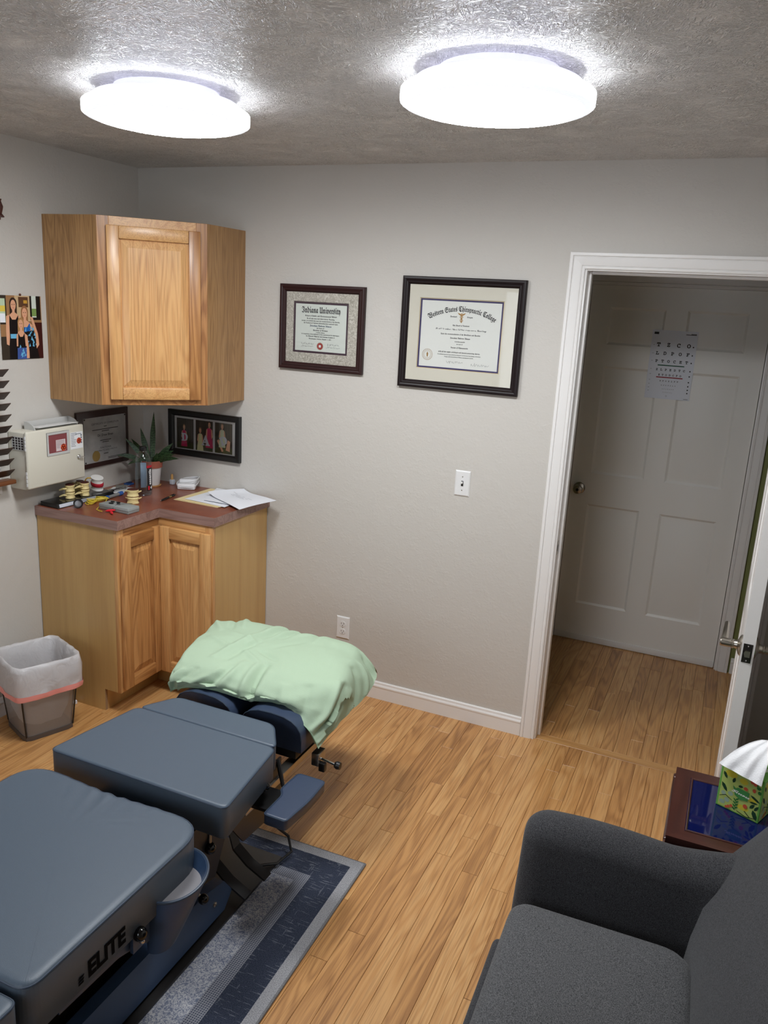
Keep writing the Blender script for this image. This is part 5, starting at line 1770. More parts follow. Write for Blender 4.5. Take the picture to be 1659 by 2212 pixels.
# ------------------------------------------------------------------ rug
def rug_mat():
    m, nt, b = new_mat('rug_pile')
    tc = nd(nt, 'ShaderNodeTexCoord')
    sp_ = nd(nt, 'ShaderNodeSeparateXYZ')
    nt.links.new(tc.outputs['Object'], sp_.inputs[0])
    X, Y = sp_.outputs[0], sp_.outputs[1]
    d = math_node(nt, 'MINIMUM', math_node(nt, 'MULTIPLY', X, -1.0), math_node(nt, 'MULTIPLY', Y, -1.0))
    d = math_node(nt, 'MINIMUM', d, math_node(nt, 'ADD', X, 0.93))
    d = math_node(nt, 'MINIMUM', d, math_node(nt, 'ADD', Y, 2.2))

    def noise(scale, sc=(1, 1, 1), det=3, dist=0.0, rough=0.6):
        mp = nd(nt, 'ShaderNodeVectorMath', operation='MULTIPLY')
        mp.inputs[1].default_value = sc
        nt.links.new(tc.outputs['Object'], mp.inputs[0])
        n = nd(nt, 'ShaderNodeTexNoise')
        n.inputs['Scale'].default_value = scale
        n.inputs['Detail'].default_value = det
        n.inputs['Distortion'].default_value = dist
        n.inputs['Roughness'].default_value = rough
        nt.links.new(mp.outputs[0], n.inputs['Vector'])
        return n.outputs['Fac']

    def col(fac, stops):
        r = ramp(nt, [(p, lin(c)) for p, c in stops])
        nt.links.new(fac, r.inputs[0])
        return r.outputs[0]

    def mix(f, a, b2):
        mx = nd(nt, 'ShaderNodeMix', data_type='RGBA')
        nt.links.new(f, mx.inputs[0]) if not isinstance(f, float) else None
        nt.links.new(a, mx.inputs[6])
        nt.links.new(b2, mx.inputs[7])
        return mx.outputs[2]
    fine = noise(420, det=2)
    border = col(fine, [(0.35, (116, 116, 122)), (0.65, (176, 176, 178))])
    streak = noise(1.0, (16, 190, 1), 3)
    streak2 = noise(1.0, (150, 14, 1), 2)
    sfac = math_node(nt, 'MULTIPLY', math_node(nt, 'GREATER_THAN', streak, 0.615), 0.5)
    sfac2 = math_node(nt, 'MULTIPLY', math_node(nt, 'GREATER_THAN', streak2, 0.67), 0.4)
    sfac = math_node(nt, 'MAXIMUM', sfac, sfac2)
    navy = mix(sfac, col(fine, [(0.3, (30, 34, 46)), (0.7, (70, 76, 92))]), col(fine, [(0.3, (96, 100, 112)), (0.7, (150, 152, 158))]))
    dam = noise(150, det=2, dist=1.5)
    fade = noise(7, (1, 3, 1), 3)
    light = col(dam, [(0.44, (118, 124, 142)), (0.54, (182, 182, 186))])
    dark = col(dam, [(0.44, (92, 100, 122)), (0.56, (150, 152, 162))])
    damask = mix(math_node(nt, 'MULTIPLY_ADD', fade, 2.2), light, dark)
    nt.nodes[-1]
    for n in nt.nodes:
        if n.type == 'MATH' and n.operation == 'MULTIPLY_ADD' and n.inputs[2].default_value == 0.5:
            n.inputs[2].default_value = -0.8
            n.use_clamp = True
    gx = math_node(nt, 'GREATER_THAN', math_node(nt, 'FRACT', math_node(nt, 'MULTIPLY', X, 150.0)), 0.62)
    gy = math_node(nt, 'GREATER_THAN', math_node(nt, 'FRACT', math_node(nt, 'MULTIPLY', Y, 150.0)), 0.62)
    grid_ = math_node(nt, 'MAXIMUM', gx, gy)
    gridc = mix(math_node(nt, 'MULTIPLY', grid_, 0.75), col(fine, [(0.3, (52, 58, 76)), (0.7, (84, 90, 106))]), col(fine, [(0.3, (130, 132, 140)), (0.7, (168, 168, 172))]))
    c = mix(math_node(nt, 'GREATER_THAN', d, 0.040), border, navy)
    c = mix(math_node(nt, 'GREATER_THAN', d, 0.140), c, gridc)
    c = mix(math_node(nt, 'GREATER_THAN', d, 0.183), c, damask)
    nt.links.new(c, b.inputs['Base Color'])
    b.inputs['Roughness'].default_value = 1.0
    b.inputs['Specular IOR Level'].default_value = 0.05
    bp = nd(nt, 'ShaderNodeBump')
    bp.inputs['Strength'].default_value = 0.6
    bp.inputs['Distance'].default_value = 0.002
    nt.links.new(fine, bp.inputs['Height'])
    nt.links.new(bp.outputs['Normal'], b.inputs['Normal'])
    return m


rug = thing('rug', 'navy and grey patterned low rug under the treatment table', 'rug', (1.868, -1.130, 0.0006))
rug.rotation_euler = (0, 0, math.radians(1.0))
p = obj('pile', G().box(-0.93, 0, -2.2, 0, 0.0, 0.007, 0.002), rug_mat(), rug)
p.matrix_parent_inverse = Matrix()
M_BIND = fabric('rug_binding', (92, 92, 94), (136, 136, 138), 600)
p = obj('binding', G().tube([(-0.002, -2.198, 0.004), (-0.002, -0.002, 0.004), (-0.928, -0.002, 0.004), (-0.928, -2.198, 0.004)], 0.0045, 8, True), M_BIND, rug)
p.matrix_parent_inverse = Matrix()

# ------------------------------------------------------------------ treatment table
M_LEATH = simple('slate_blue_vinyl', (77, 89, 102), 0.40, spec=0.45, bump=0.12, bscale=700)
M_PIPE = simple('welt_piping', (44, 58, 76), 0.4)
M_BPAINT = simple('blue_powder_coat', (56, 78, 110), 0.38)
M_BLKSTEEL = simple('black_steel', (20, 20, 21), 0.42)
M_GLOSSBLK = simple('gloss_black_ball', (8, 8, 9), 0.08)
TT = 0.53
tb = thing('treatment_table', 'slate blue vinyl chiropractic table on black base standing on the rug', 'treatment table', (1.38, -1.9, 0.008))


def round_poly(pts, rads, n=6):
    """polygon with rounded corners"""
    out = []
    k = len(pts)
    for i in range(k):
        p, a, b2 = Vector(pts[i]), Vector(pts[i - 1]), Vector(pts[(i + 1) % k])
        r_ = rads[i] if isinstance(rads, (list, tuple)) else rads
        if r_ <= 0:
            out.append(tuple(p))
            continue
        da, db = (a - p).normalized(), (b2 - p).normalized()
        p0, p1 = p + da * r_, p + db * r_
        for j in range(n + 1):
            t = j / n
            q_ = p0.lerp(p, t).lerp(p.lerp(p1, t), t)
            out.append(tuple(q_))
    return out


def pad(name, poly, z0, z1, root, bev=0.010, mat=None, crown=0.0, pipe=True, shape=None):
    """stuffed pad: bevelled slab with a slightly domed top and welt along the upper edge"""
    n = len(poly)
    cx_, cy_ = sum(p[0] for p in poly) / n, sum(p[1] for p in poly) / n
    g = G()
    rows = []
    steps = [(1.0, z0, 0.008), (1.0, z0 + 0.008, 0), (1.0, z1 - bev, 0)]
    ring_v = []
    for ins, zz in ((0.006, z0), (0.0, z0 + 0.006), (0.0, z1 - bev), (bev * 0.12, z1 - bev * 0.5), (bev * 0.5, z1 - bev * 0.12), (bev, z1)):
        ring_ = []
        for i in range(n):
            a, p_, c = Vector(poly[i - 1]), Vector(poly[i]), Vector(poly[(i + 1) % n])
            t1, t2 = (p_ - a).normalized(), (c - p_).normalized()
            n1_, n2_ = Vector((-t1.y, t1.x)), Vector((-t2.y, t2.x))
            nn = (n1_ + n2_)
            nn = nn / max(0.3, nn.length_squared / 2)
            q_ = p_ + nn * ins
            ring_.append(g.bm.verts.new((q_.x, q_.y, zz)))
        rows.append(ring_)
    # domed top: shrink towards the centre
    for f_ in (0.97, 0.93, 0.88, 0.82, 0.74, 0.62, 0.48, 0.30, 0.12):
        zz = z1 + crown * (1 - f_ ** 3)
        rows.append([g.bm.verts.new((cx_ + (v.co.x - cx_) * f_, cy_ + (v.co.y - cy_) * f_, zz)) for v in rows[5]])
    for a, b2 in zip(rows, rows[1:]):
        for i in range(n):
            j = (i + 1) % n
            g.bm.faces.new((a[i], a[j], b2[j], b2[i]))
    cv = g.bm.verts.new((cx_, cy_, z1 + crown))
    for i in range(n):
        g.bm.faces.new((rows[-1][i], rows[-1][(i + 1) % n], cv))
    g.bm.faces.new(list(reversed(rows[0])))
    edge = [v.co.copy() for v in rows[3]]
    if shape:
        g.deform(shape)
        edge = [shape(e_) for e_ in edge]
    o = obj(name, g, mat or M_LEATH, root, 50)
    if pipe:
        obj('piping', G().tube(edge, 0.0022, 6, True), M_PIPE, o)
    return o


def cr(pts, k):   # densify straight polygon edges
    out = []
    for i in range(len(pts)):
        a, b2 = Vector(pts[i]), Vector(pts[(i + 1) % len(pts)])
        for j in range(k):
            out.append(tuple(a.lerp(b2, j / k)))
    return out


chest = round_poly([(1.067, -1.722), (1.698, -1.722), (1.657, -1.390), (1.119, -1.390)], [0.026, 0.026, 0.03, 0.03], 6)
pad('chest_pad', chest, 0.425, TT, tb)
flap = round_poly([(1.120, -1.3885), (1.656, -1.3885), (1.575, -1.266), (1.190, -1.266)], [0.032, 0.032, 0.032, 0.032], 6)
pad('chest_flap_pad', flap, 0.435, TT - 0.002, tb)
pel = round_poly([(1.074, -2.396), (1.694, -2.396), (1.694, -1.798), (1.540, -1.798), (1.36, -1.806), (1.20, -1.798), (1.074, -1.798)], [0.045, 0.045, 0.10, 0.022, 0.04, 0.022, 0.10], 8)


def pucker(c):
    if c.z > TT - 0.02 and c.y > -1.93:
        a = max(0.0, 1 - abs(c.y + 1.80) / 0.12) * max(0.0, 1 - abs(c.x - 1.40) / 0.22)
        return c + Vector((0, 0, -0.006 * a * (0.5 + 0.5 * math.sin(c.x * 120 + c.y * 40))))
    return c


pv = pad('pelvic_pad', cr(pel, 5), 0.400, TT, tb, 0.014, shape=pucker)
legp = round_poly([(1.10, -3.30), (1.694, -3.30), (1.694, -2.412), (1.10, -2.412)], 0.022, 5)
pad('leg_pad', legp, 0.400, TT - 0.006, tb)
g = G()
MEl = frame_m((1.6946, 0, 0), (0, 1, 0), (0, 0, 1))
put_text(g, 'el', MEl, -2.173, 0.4215, width=0.118, z=0.0004, sq=1.15)
obj('lettering', g, simple('black_decal', (10, 10, 11), 0.8, spec=0.05), pv, 0)
for k in range(3):
    g = G()
    z_ = 0.4225 + k * 0.0075
    flat(g, [(-2.262, z_), (-2.247, z_), (-2.245 + 0.001 * k, z_ + 0.0055), (-2.260 + 0.001 * k, z_ + 0.0055)], MEl, 0.0004)
    obj('logo_bar', g, simple('black_decal_bar', (10, 10, 11), 0.8, spec=0.05), pv, 0)


def head_pad(x0, x1):
    w_ = (x1 - x0)
    arch = [(x0, 0.412), (x1, 0.412), (x1, 0.455)]
    for i in range(1, 10):
        a = PI * i / 10
        arch.append(((x0 + x1) / 2 + w_ / 2 * math.copysign(abs(math.cos(a)) ** 0.75, math.cos(a)), 0.455 + 0.076 * math.sin(a) ** 0.8))
    arch.append((x0, 0.455))
    Mh = Matrix.Translation((0, -1.215, 0)) @ Matrix.Rotation(PI / 2, 4, 'X')
    g = G().prism(arch, -0.42, 0, Mh, 0.008, 3, 20)
    o = obj('head_pad', g, simple('navy_vinyl', (50, 62, 84), 0.38, bump=0.1, bscale=700) if 'navy_vinyl' not in bpy.data.materials else bpy.data.materials['navy_vinyl'], tb, 40)
    edge = [Mh @ Vector((p_[0], p_[1], 0.001)) for p_ in arch[2:]]
    obj('piping', G().tube(edge, 0.0024, 6), M_PIPE, o)


head_pad(1.140, 1.378)
head_pad(1.412, 1.648)
obj('head_frame', G().box(1.20, 1.62, -1.20, -0.85, 0.372, 0.410, 0.003), M_BLKSTEEL, tb)
obj('head_rail', G().box(1.585, 1.620, -1.50, -0.90, 0.34, 0.364, 0.002), M_STEEL, tb)
obj('head_clamp', G().box(1.660, 1.690, -1.165, -1.115, 0.345, 0.393, 0.004), M_STEEL, tb)
obj('clamp_rod', G().tube([(1.690, -1.150, 0.372), (1.745, -1.150, 0.364)], 0.004, 8), M_CHROME, tb)
obj('clamp_knob', G().lathe([(0, 0), (0.010, 0.002), (0.014, 0.010), (0.012, 0.022), (0, 0.024)], M=Matrix.Translation((1.742, -1.150, 0.364)) @ Matrix.Rotation(PI / 2, 4, 'Y'), seg=14), M_BLACK, tb)
obj('clamp_wing', G().box(1.688, 1.712, -1.165, -1.145, 0.330, 0.362, 0.004), M_BLACK, tb)
# arm rest
arm = round_poly([(1.704, -1.540), (1.782, -1.540), (1.794, -1.42), (1.790, -1.305), (1.690, -1.305), (1.684, -1.408), (1.704, -1.432)], [0.013, 0.013, 0.03, 0.016, 0.016, 0.012, 0.014], 4)
pad('arm_rest', arm, 0.365, 0.405, tb, 0.007, bpy.data.materials['navy_vinyl'], 0.0)
obj('arm_bracket', G().box(1.60, 1.735, -1.47, -1.36, 0.352, 0.364, 0.002), M_BLKSTEEL, tb)
# black side plates and chassis
MPl = Matrix.Rotation(PI / 2, 4, 'Z') @ Matrix.Rotation(PI / 2, 4, 'X')
obj('side_plate', G().prism([(-1.56, 0.425), (-1.56, 0.33), (-1.50, 0.25), (-1.36, 0.24), (-1.28, 0.30), (-1.28, 0.425)], 1.605, 1.612, MPl), simple('bronze_black_steel', (40, 32, 28), 0.35), tb)
obj('side_plate', G().prism([(-1.74, 0.420), (-1.70, 0.24), (-1.62, 0.20), (-1.56, 0.32), (-1.56, 0.420)], 1.585, 1.592, MPl), simple('navy_steel_plate', (30, 36, 46), 0.4), tb)
obj('chassis', G().box(1.22, 1.56, -3.25, -1.30, 0.30, 0.398, 0.004), M_BLKSTEEL, tb)
obj('lift_column', G().box(1.26, 1.50, -2.55, -1.55, 0.03, 0.298, 0.004), simple('warm_black_steel', (34, 25, 21), 0.4), tb)
bpz = 0.0080
obj('base_plate', G().box(1.12, 1.603, -3.28, -1.245, bpz, bpz + 0.010, 0.001), simple('base_plate_black', (22, 19, 18), 0.35), tb)
MBm = MPl
obj('base_beam', G().prism([(-3.2, 0.03), (-1.553, 0.030), (-1.512, 0.075), (-1.555, 0.135), (-1.66, 0.158), (-3.2, 0.158)], 1.545, 1.580, MBm, 0.004, 2), M_BPAINT, tb)
obj('beam_bolt', G().lathe([(0, 0), (0.008, 0), (0.008, 0.003), (0.004, 0.006), (0, 0.006)], M=Matrix.Translation((1.580, -1.605, 0.088)) @ Matrix.Rotation(PI / 2, 4, 'Y'), seg=14), M_STEEL, tb)
obj('inner_strut', G().box(1.500, 1.512, -3.1, -1.85, 0.17, 0.20, 0.001), simple('bronze_strut', (92, 70, 54), 0.3, metal=0.6), tb)


def pedal(y, k, dx=0.0):
    pts = [(1.455 + dx, 0.215), (1.465 + dx, 0.16), (1.500 + dx, 0.105), (1.565 + dx, 0.080), (1.645 + dx, 0.066)]
    g = G()
    rows = []
    for i, (x, z_) in enumerate(pts):
        yy = y - 0.075 * i / 4
        rows.append([g.bm.verts.new((x + a, yy + s_ * 0.019, z_ + c)) for s_, a, c in ((-1, 0, 0), (1, 0, 0), (1, 0.004, 0.006), (-1, 0.004, 0.006))])
    for a, b2 in zip(rows, rows[1:]):
        for i in range(4):
            g.bm.faces.new((a[i], a[(i + 1) % 4], b2[(i + 1) % 4], b2[i]))
    g.bm.faces.new(rows[0])
    g.bm.faces.new(list(reversed(rows[-1])))
    obj('foot_pedal', g, simple('grey_black_steel', (44, 44, 46), 0.45) if 'grey_black_steel' not in bpy.data.materials else bpy.data.materials['grey_black_steel'], tb, 20)


pedal(-1.335, 0)
pedal(-1.435, 1, -0.01)
pedal(-2.30, 2, 0.05)


def ball_lever(p0, p1, r_=0.0165):
    r0 = obj('lever_rod', G().tube([p0, p1], 0.0045, 8), M_STEEL, tb)
    obj('lever_ball', G().ball(p1, r_, su=18, sv=12), M_GLOSSBLK, r0)


ball_lever((1.600, -1.400, 0.405), (1.655, -1.450, 0.428), 0.0155)
ball_lever((1.590, -1.640, 0.415), (1.600, -1.655, 0.326), 0.0175)
ball_lever((1.56, -1.69, 0.20), (1.600, -1.687, 0.176), 0.0155)
ball_lever((1.640, -2.070, 0.398), (1.700, -2.072, 0.408), 0.0175)
obj('adjust_screw', G().ball((1.697, -2.062, 0.378), 0.007, su=12, sv=8), M_CHROME, tb)
obj('adjust_tab', G().box(1.680, 1.690, -2.085, -2.05, 0.355, 0.3995, 0.001), M_BPAINT, tb)
obj('release_lever', G().tube([(1.610, -1.300, 0.425), (1.625, -1.310, 0.395), (1.655, -1.335, 0.345)], 0.006, 8, rad=[0.007, 0.0085, 0.0055]), M_BLACK, tb)
# moulded pocket hanging from the pelvic section
g = G()


def shroud(u, v, k=1.0):
    """u round the cup, v from rim (0) to bottom (1)"""
    a = -PI * 0.60 + u * PI * 1.16
    f_ = 1 - 0.52 * v ** 1.15
    co_ = math.cos(a)
    x = 1.672 + 0.088 * k * f_ * (co_ if co_ > 0 else co_ * 0.5)
    y = -1.915 - 0.050 * v + 0.092 * k * f_ * math.sin(a)
    z_ = 0.462 - 0.012 * (1 - math.sin(a)) - v * 0.150
    return Vector((x, y, z_))


outer = g.grid(lambda u, v: shroud(u, v), 30, 10)
inner = g.grid(lambda u, v: shroud(u, v, 0.94) + Vector((0, 0, 0.002)), 30, 10)
for i in range(29):
    g.bm.faces.new((outer[0][i], outer[0][i + 1], inner[0][i + 1], inner[0][i]))
g.bm.faces.new([outer[-1][i] for i in range(30)])
obj('side_pocket', g, M_BPAINT, tb, 60)
obj('pocket_rim', G().tube([shroud(i / 29, 0, 0.985) for i in range(30)], 0.004, 8), M_PIPE, tb)
obj('pocket_lining', G().prism([(shroud(i / 29, 0.15, 0.92).x, shroud(i / 29, 0.15, 0.92).y) for i in range(30)], 0.425, 0.429), simple('grey_lining', (120, 118, 122), 0.6), tb)
obj('pocket_wing', G().prism([(-2.30, 0.3985), (-2.30, 0.375), (-2.12, 0.368), (-2.06, 0.350), (-2.02, 0.330), (-1.95, 0.325), (-1.88, 0.36), (-1.88, 0.3985)], 1.668, 1.676, MPl, 0.002, 1), M_BPAINT, tb)
obj('power_cord', G().tube([(1.50, -1.30, 0.17), (1.56, -1.24, 0.13), (1.600, -1.20, 0.07), (1.625, -1.22, 0.03), (1.61, -1.29, 0.024), (1.56, -1.33, 0.026)], 0.005, 8), M_BLACK, tb)

# ------------------------------------------------------------------ green pillow over the head rest
pil = thing('pillow', 'crumpled sage green pillow lying across the head rest', 'pillow', (1.37, -0.98, 0.52))
NET = [
    [(1.010, -0.730, 0.505), (1.060, -0.700, 0.505), (1.200, -0.680, 0.500), (1.340, -0.660, 0.495), (1.490, -0.645, 0.490), (1.600, -0.640, 0.485), (1.670, -0.650, 0.470)],
    [(1.005, -0.800, 0.560), (1.030, -0.795, 0.600), (1.145, -0.742, 0.606), (1.300, -0.730, 0.604), (1.455, -0.724, 0.602), (1.605, -0.720, 0.594), (1.680, -0.715, 0.525)],
    [(1.025, -0.900, 0.570), (1.050, -0.900, 0.606), (1.185, -0.870, 0.624), (1.335, -0.850, 0.620), (1.490, -0.840, 0.622), (1.640, -0.820, 0.602), (1.708, -0.745, 0.500)],
    [(1.052, -1.020, 0.570), (1.078, -1.020, 0.604), (1.220, -0.995, 0.622), (1.365, -0.970, 0.614), (1.525, -0.970, 0.620), (1.672, -0.930, 0.602), (1.715, -0.870, 0.478)],
    [(1.080, -1.125, 0.560), (1.106, -1.140, 0.592), (1.250, -1.132, 0.602), (1.385, -1.095, 0.598), (1.555, -1.098, 0.602), (1.700, -1.050, 0.594), (1.706, -1.000, 0.462)],
    [(1.092, -1.190, 0.532), (1.120, -1.200, 0.552), (1.262, -1.186, 0.566), (1.400, -1.168, 0.562), (1.545, -1.168, 0.560), (1.690, -1.130, 0.530), (1.702, -1.080, 0.448)],
    [(1.100, -1.196, 0.490), (1.142, -1.196, 0.515), (1.268, -1.184, 0.536), (1.412, -1.176, 0.528), (1.508, -1.152, 0.532), (1.648, -1.180, 0.490), (1.694, -1.178, 0.425)],
]


def cat(p0, p1, p2, p3, t):
    return 0.5 * ((2 * p1) + (p2 - p0) * t + (2 * p0 - 5 * p1 + 4 * p2 - p3) * t * t + (3 * p1 - p0 - 3 * p2 + p3) * t * t * t)


def net_at(u, v):
    nv, nu = len(NET), len(NET[0])
    fu, fv = u * (nu - 1), v * (nv - 1)
    iu, iv = min(int(fu), nu - 2), min(int(fv), nv - 2)
    tu, tv = fu - iu, fv - iv
    rows = []
    for j in range(-1, 3):
        jj = min(max(iv + j, 0), nv - 1)
        ps = [Vector(NET[jj][min(max(iu + i, 0), nu - 1)]) for i in range(-1, 3)]
        rows.append(cat(*ps, tu))
    return cat(*rows, tv)


# creases as ridges along short lines in the cloth: (u0,v0,u1,v1,width,height)
CRE = [(0.50, 0.17, 0.30, 0.60, 0.016, 0.012), (0.525, 0.18, 0.36, 0.60, 0.016, -0.012), (0.56, 0.18, 0.40, 0.46, 0.014, 0.012), (0.60, 0.17, 0.50, 0.33, 0.014, -0.010), (0.64, 0.18, 0.55, 0.27, 0.014, 0.009),
       (0.50, 0.62, 0.47, 0.97, 0.016, 0.014), (0.53, 0.60, 0.52, 0.99, 0.015, -0.016), (0.56, 0.66, 0.55, 0.99, 0.016, 0.010), (0.44, 0.62, 0.36, 0.97, 0.018, 0.012), (0.41, 0.66, 0.30, 0.97, 0.016, -0.010), (0.36, 0.70, 0.22, 0.95, 0.018, 0.009), (0.26, 0.72, 0.16, 0.96, 0.016, -0.010), (0.20, 0.74, 0.10, 0.97, 0.016, 0.012), (0.13, 0.78, 0.06, 0.97, 0.016, -0.010),
       (0.64, 0.72, 0.70, 0.98, 0.020, 0.010), (0.72, 0.70, 0.78, 0.99, 0.018, -0.010), (0.82, 0.64, 0.86, 0.99, 0.016, 0.014), (0.86, 0.62, 0.90, 0.98, 0.014, -0.014), (0.90, 0.60, 0.95, 0.98, 0.014, 0.012),
       (0.86, 0.45, 0.99, 0.60, 0.018, -0.012), (0.88, 0.36, 0.99, 0.48, 0.016, 0.012), (0.90, 0.26, 0.99, 0.36, 0.018, -0.010), (0.88, 0.20, 0.98, 0.24, 0.016, 0.010),
       (0.30, 0.36, 0.44, 0.44, 0.012, 0.005), (0.22, 0.42, 0.34, 0.52, 0.012, 0.005), (0.62, 0.30, 0.50, 0.46, 0.012, -0.005), (0.14, 0.15, 0.24, 0.32, 0.016, 0.008), (0.26, 0.13, 0.28, 0.30, 0.014, -0.010), (0.31, 0.13, 0.33, 0.28, 0.014, 0.010), (0.70, 0.16, 0.66, 0.30, 0.014, 0.006), (0.40, 0.52, 0.50, 0.60, 0.012, 0.008), (0.46, 0.50, 0.55, 0.55, 0.012, -0.007)]


def crease(u, v):
    s_ = 0.0
    for u0, v0, u1, v1, w_, h_ in CRE:
        dx, dy = u1 - u0, v1 - v0
        t = max(0, min(1, ((u - u0) * dx + (v - v0) * dy) / (dx * dx + dy * dy)))
        d2_ = (u - u0 - t * dx) ** 2 + (v - v0 - t * dy) ** 2
        s_ += h_ * math.exp(-d2_ / (w_ * w_)) * (0.35 + 0.65 * math.sin(PI * min(1, max(0, t * 0.8 + 0.1))))
    return s_


def pil_pt(u, v):
    p_ = net_at(u, v)
    e_ = 0.01
    du = net_at(min(1, u + e_), v) - net_at(max(0, u - e_), v)
    dv_ = net_at(u, min(1, v + e_)) - net_at(u, max(0, v - e_))
    nn = du.cross(dv_)
    nn = nn.normalized() if nn.length > 1e-9 else Vector((0, 0, 1))
    if nn.z < 0:
        nn = -nn
    am = crease(u, v) + 0.007 * mnoise.noise(Vector((u * 6, v * 5, 2.0))) + 0.003 * mnoise.noise(Vector((u * 16, v * 13, 5.0)))
    return p_ + nn * am


g = G()
NU, NV = 150, 130
topr = g.grid(pil_pt, NU, NV)
cen = Vector((1.375, -0.96, 0.535))


def under(u, v):
    p_ = net_at(u, v)
    q_ = cen + (p_ - cen) * 0.93
    q_.z = min(p_.z, max(0.528, p_.z - 0.07)) if 0.02 < u < 0.86 and v < 0.80 else p_.z
    return q_


botr = g.grid(under, 25, 23)
o = obj('pillow_case', g, simple('sage_cotton', (164, 184, 159), 0.85, spec=0.2, bump=0.25, bscale=500), pil, 60)
obj('hem_seam', G().tube([pil_pt(i / 60, 1.0) for i in range(61)], 0.0018, 6), simple('sage_seam', (150, 178, 148), 0.9), pil)

# ------------------------------------------------------------------ waste bin
bn = thing('waste_bin', 'square wire mesh waste bin with white liner bag beside the base cabinet', 'waste bin', (0.212, -0.968, 0.0005))
MBn = Matrix.Translation((0.212, -0.968, 0.0008)) @ Matrix.Rotation(math.radians(-21.8), 4, 'Z')


def sq(r_, n=40, p_=5.0):
    out = []
    for i in range(n):
        a = 2 * PI * i / n + PI / 4
        c, s_ = math.cos(a), math.sin(a)
        k = (abs(c) ** p_ + abs(s_) ** p_) ** (-1 / p_)
        out.append((r_ * c * k, r_ * s_ * k))
    return out


m, nt, b = new_mat('wire_mesh')
M_MESH = m
tcg = nd(nt, 'ShaderNodeNewGeometry')
spx = nd(nt, 'ShaderNodeSeparateXYZ')
nt.links.new(tcg.outputs['Position'], spx.inputs[0])
hx = math_node(nt, 'ADD', spx.outputs[0], math_node(nt, 'MULTIPLY', spx.outputs[1], 0.8))
s1 = math_node(nt, 'SINE', math_node(nt, 'MULTIPLY', math_node(nt, 'ADD', hx, spx.outputs[2]), 1500.0))
s2 = math_node(nt, 'SINE', math_node(nt, 'MULTIPLY', math_node(nt, 'SUBTRACT', hx, spx.outputs[2]), 1500.0))
hole = math_node(nt, 'GREATER_THAN', math_node(nt, 'MULTIPLY', s1, s2), 0.28)
tr_ = nd(nt, 'ShaderNodeBsdfTransparent')
mxs = nd(nt, 'ShaderNodeMixShader')
nt.links.new(hole, mxs.inputs[0])
nt.links.new(b.outputs[0], mxs.inputs[1])
nt.links.new(tr_.outputs[0], mxs.inputs[2])
nt.links.new(mxs.outputs[0], nt.nodes['Material Output'].inputs[0])
b.inputs['Base Color'].default_value = (*lin((158, 155, 153)), 1)
b.inputs['Metallic'].default_value = 0.5
b.inputs['Roughness'].default_value = 0.45


def loft(g, secs, M, cap=False):
    rows = []
    for r_, z_, p_, amp, sd in secs:
        rows.append([g.bm.verts.new(M @ Vector((x + amp * mnoise.noise(Vector((x * 30 + sd, y * 30, z_ * 20))), y + amp * mnoise.noise(Vector((x * 30, y * 30 + sd, z_ * 20 + 9))), z_ + amp * 0.8 * mnoise.noise(Vector((x * 22 + sd, y * 22, 3.3)))))) for x, y in sq(r_, 64, p_)])
    for a, b2 in zip(rows, rows[1:]):
        for i in range(64):
            g.bm.faces.new((a[i], a[(i + 1) % 64], b2[(i + 1) % 64], b2[i]))
    if cap:
        g.bm.faces.new(rows[-1])
    return rows


g = G()
loft(g, [(0.104, 0.018, 9, 0, 0), (0.112, 0.10, 9, 0, 0), (0.122, 0.22, 9, 0, 0), (0.132, 0.335, 9, 0, 0)], MBn)
obj('mesh_wall', g, M_MESH, bn, 60)
g = G()
g.prism(sq(0.108, 40, 9), 0.0, 0.020, MBn, 0.003, 2)
obj('base_tray', g, simple('grey_tin', (98, 92, 90), 0.4, metal=0.5), bn)
for sx, sy in ((1, 1), (1, -1), (-1, 1), (-1, -1)):
    obj('corner_post', G().tube([MBn @ Vector((sx * 0.100, sy * 0.100, 0.018)), MBn @ Vector((sx * 0.127, sy * 0.127, 0.333))], 0.0035, 6), M_DARKSTEEL, bn)
obj('rim_wire', G().tube([MBn @ Vector((x, y, 0.335)) for x, y in sq(0.1325, 48, 9)], 0.004, 8, True), M_DARKSTEEL, bn)
m, nt, b = new_mat('bag_film')
M_BAG = m
b.inputs['Base Color'].default_value = (*lin((236, 234, 236)), 1)
b.inputs['Roughness'].default_value = 0.32
tl = nd(nt, 'ShaderNodeBsdfTranslucent')
tl.inputs[0].default_value = (0.85, 0.84, 0.85, 1)
tr_ = nd(nt, 'ShaderNodeBsdfTransparent')
ma = nd(nt, 'ShaderNodeMixShader')
ma.inputs[0].default_value = 0.35
nt.links.new(b.outputs[0], ma.inputs[1])
nt.links.new(tl.outputs[0], ma.inputs[2])
mb_ = nd(nt, 'ShaderNodeMixShader')
mb_.inputs[0].default_value = 0.12
nt.links.new(ma.outputs[0], mb_.inputs[1])
nt.links.new(tr_.outputs[0], mb_.inputs[2])
nt.links.new(mb_.outputs[0], nt.nodes['Material Output'].inputs[0])
geo = nd(nt, 'ShaderNodeNewGeometry')
n1 = nd(nt, 'ShaderNodeTexNoise')
n1.inputs['Scale'].default_value = 15
n1.inputs['Detail'].default_value = 5
n1.inputs['Distortion'].default_value = 1.8
nt.links.new(geo.outputs['Position'], n1.inputs['Vector'])
bp = nd(nt, 'ShaderNodeBump')
bp.inputs['Strength'].default_value = 0.55
bp.inputs['Distance'].default_value = 0.008
nt.links.new(n1.outputs['Fac'], bp.inputs['Height'])
for n_ in (b, tl):
    nt.links.new(bp.outputs['Normal'], n_.inputs['Normal'])
bag = thing('bin_liner', 'white drawstring liner bag folded over the waste bin rim', 'bin liner', (0.212, -0.968, 0.05))
g = G()
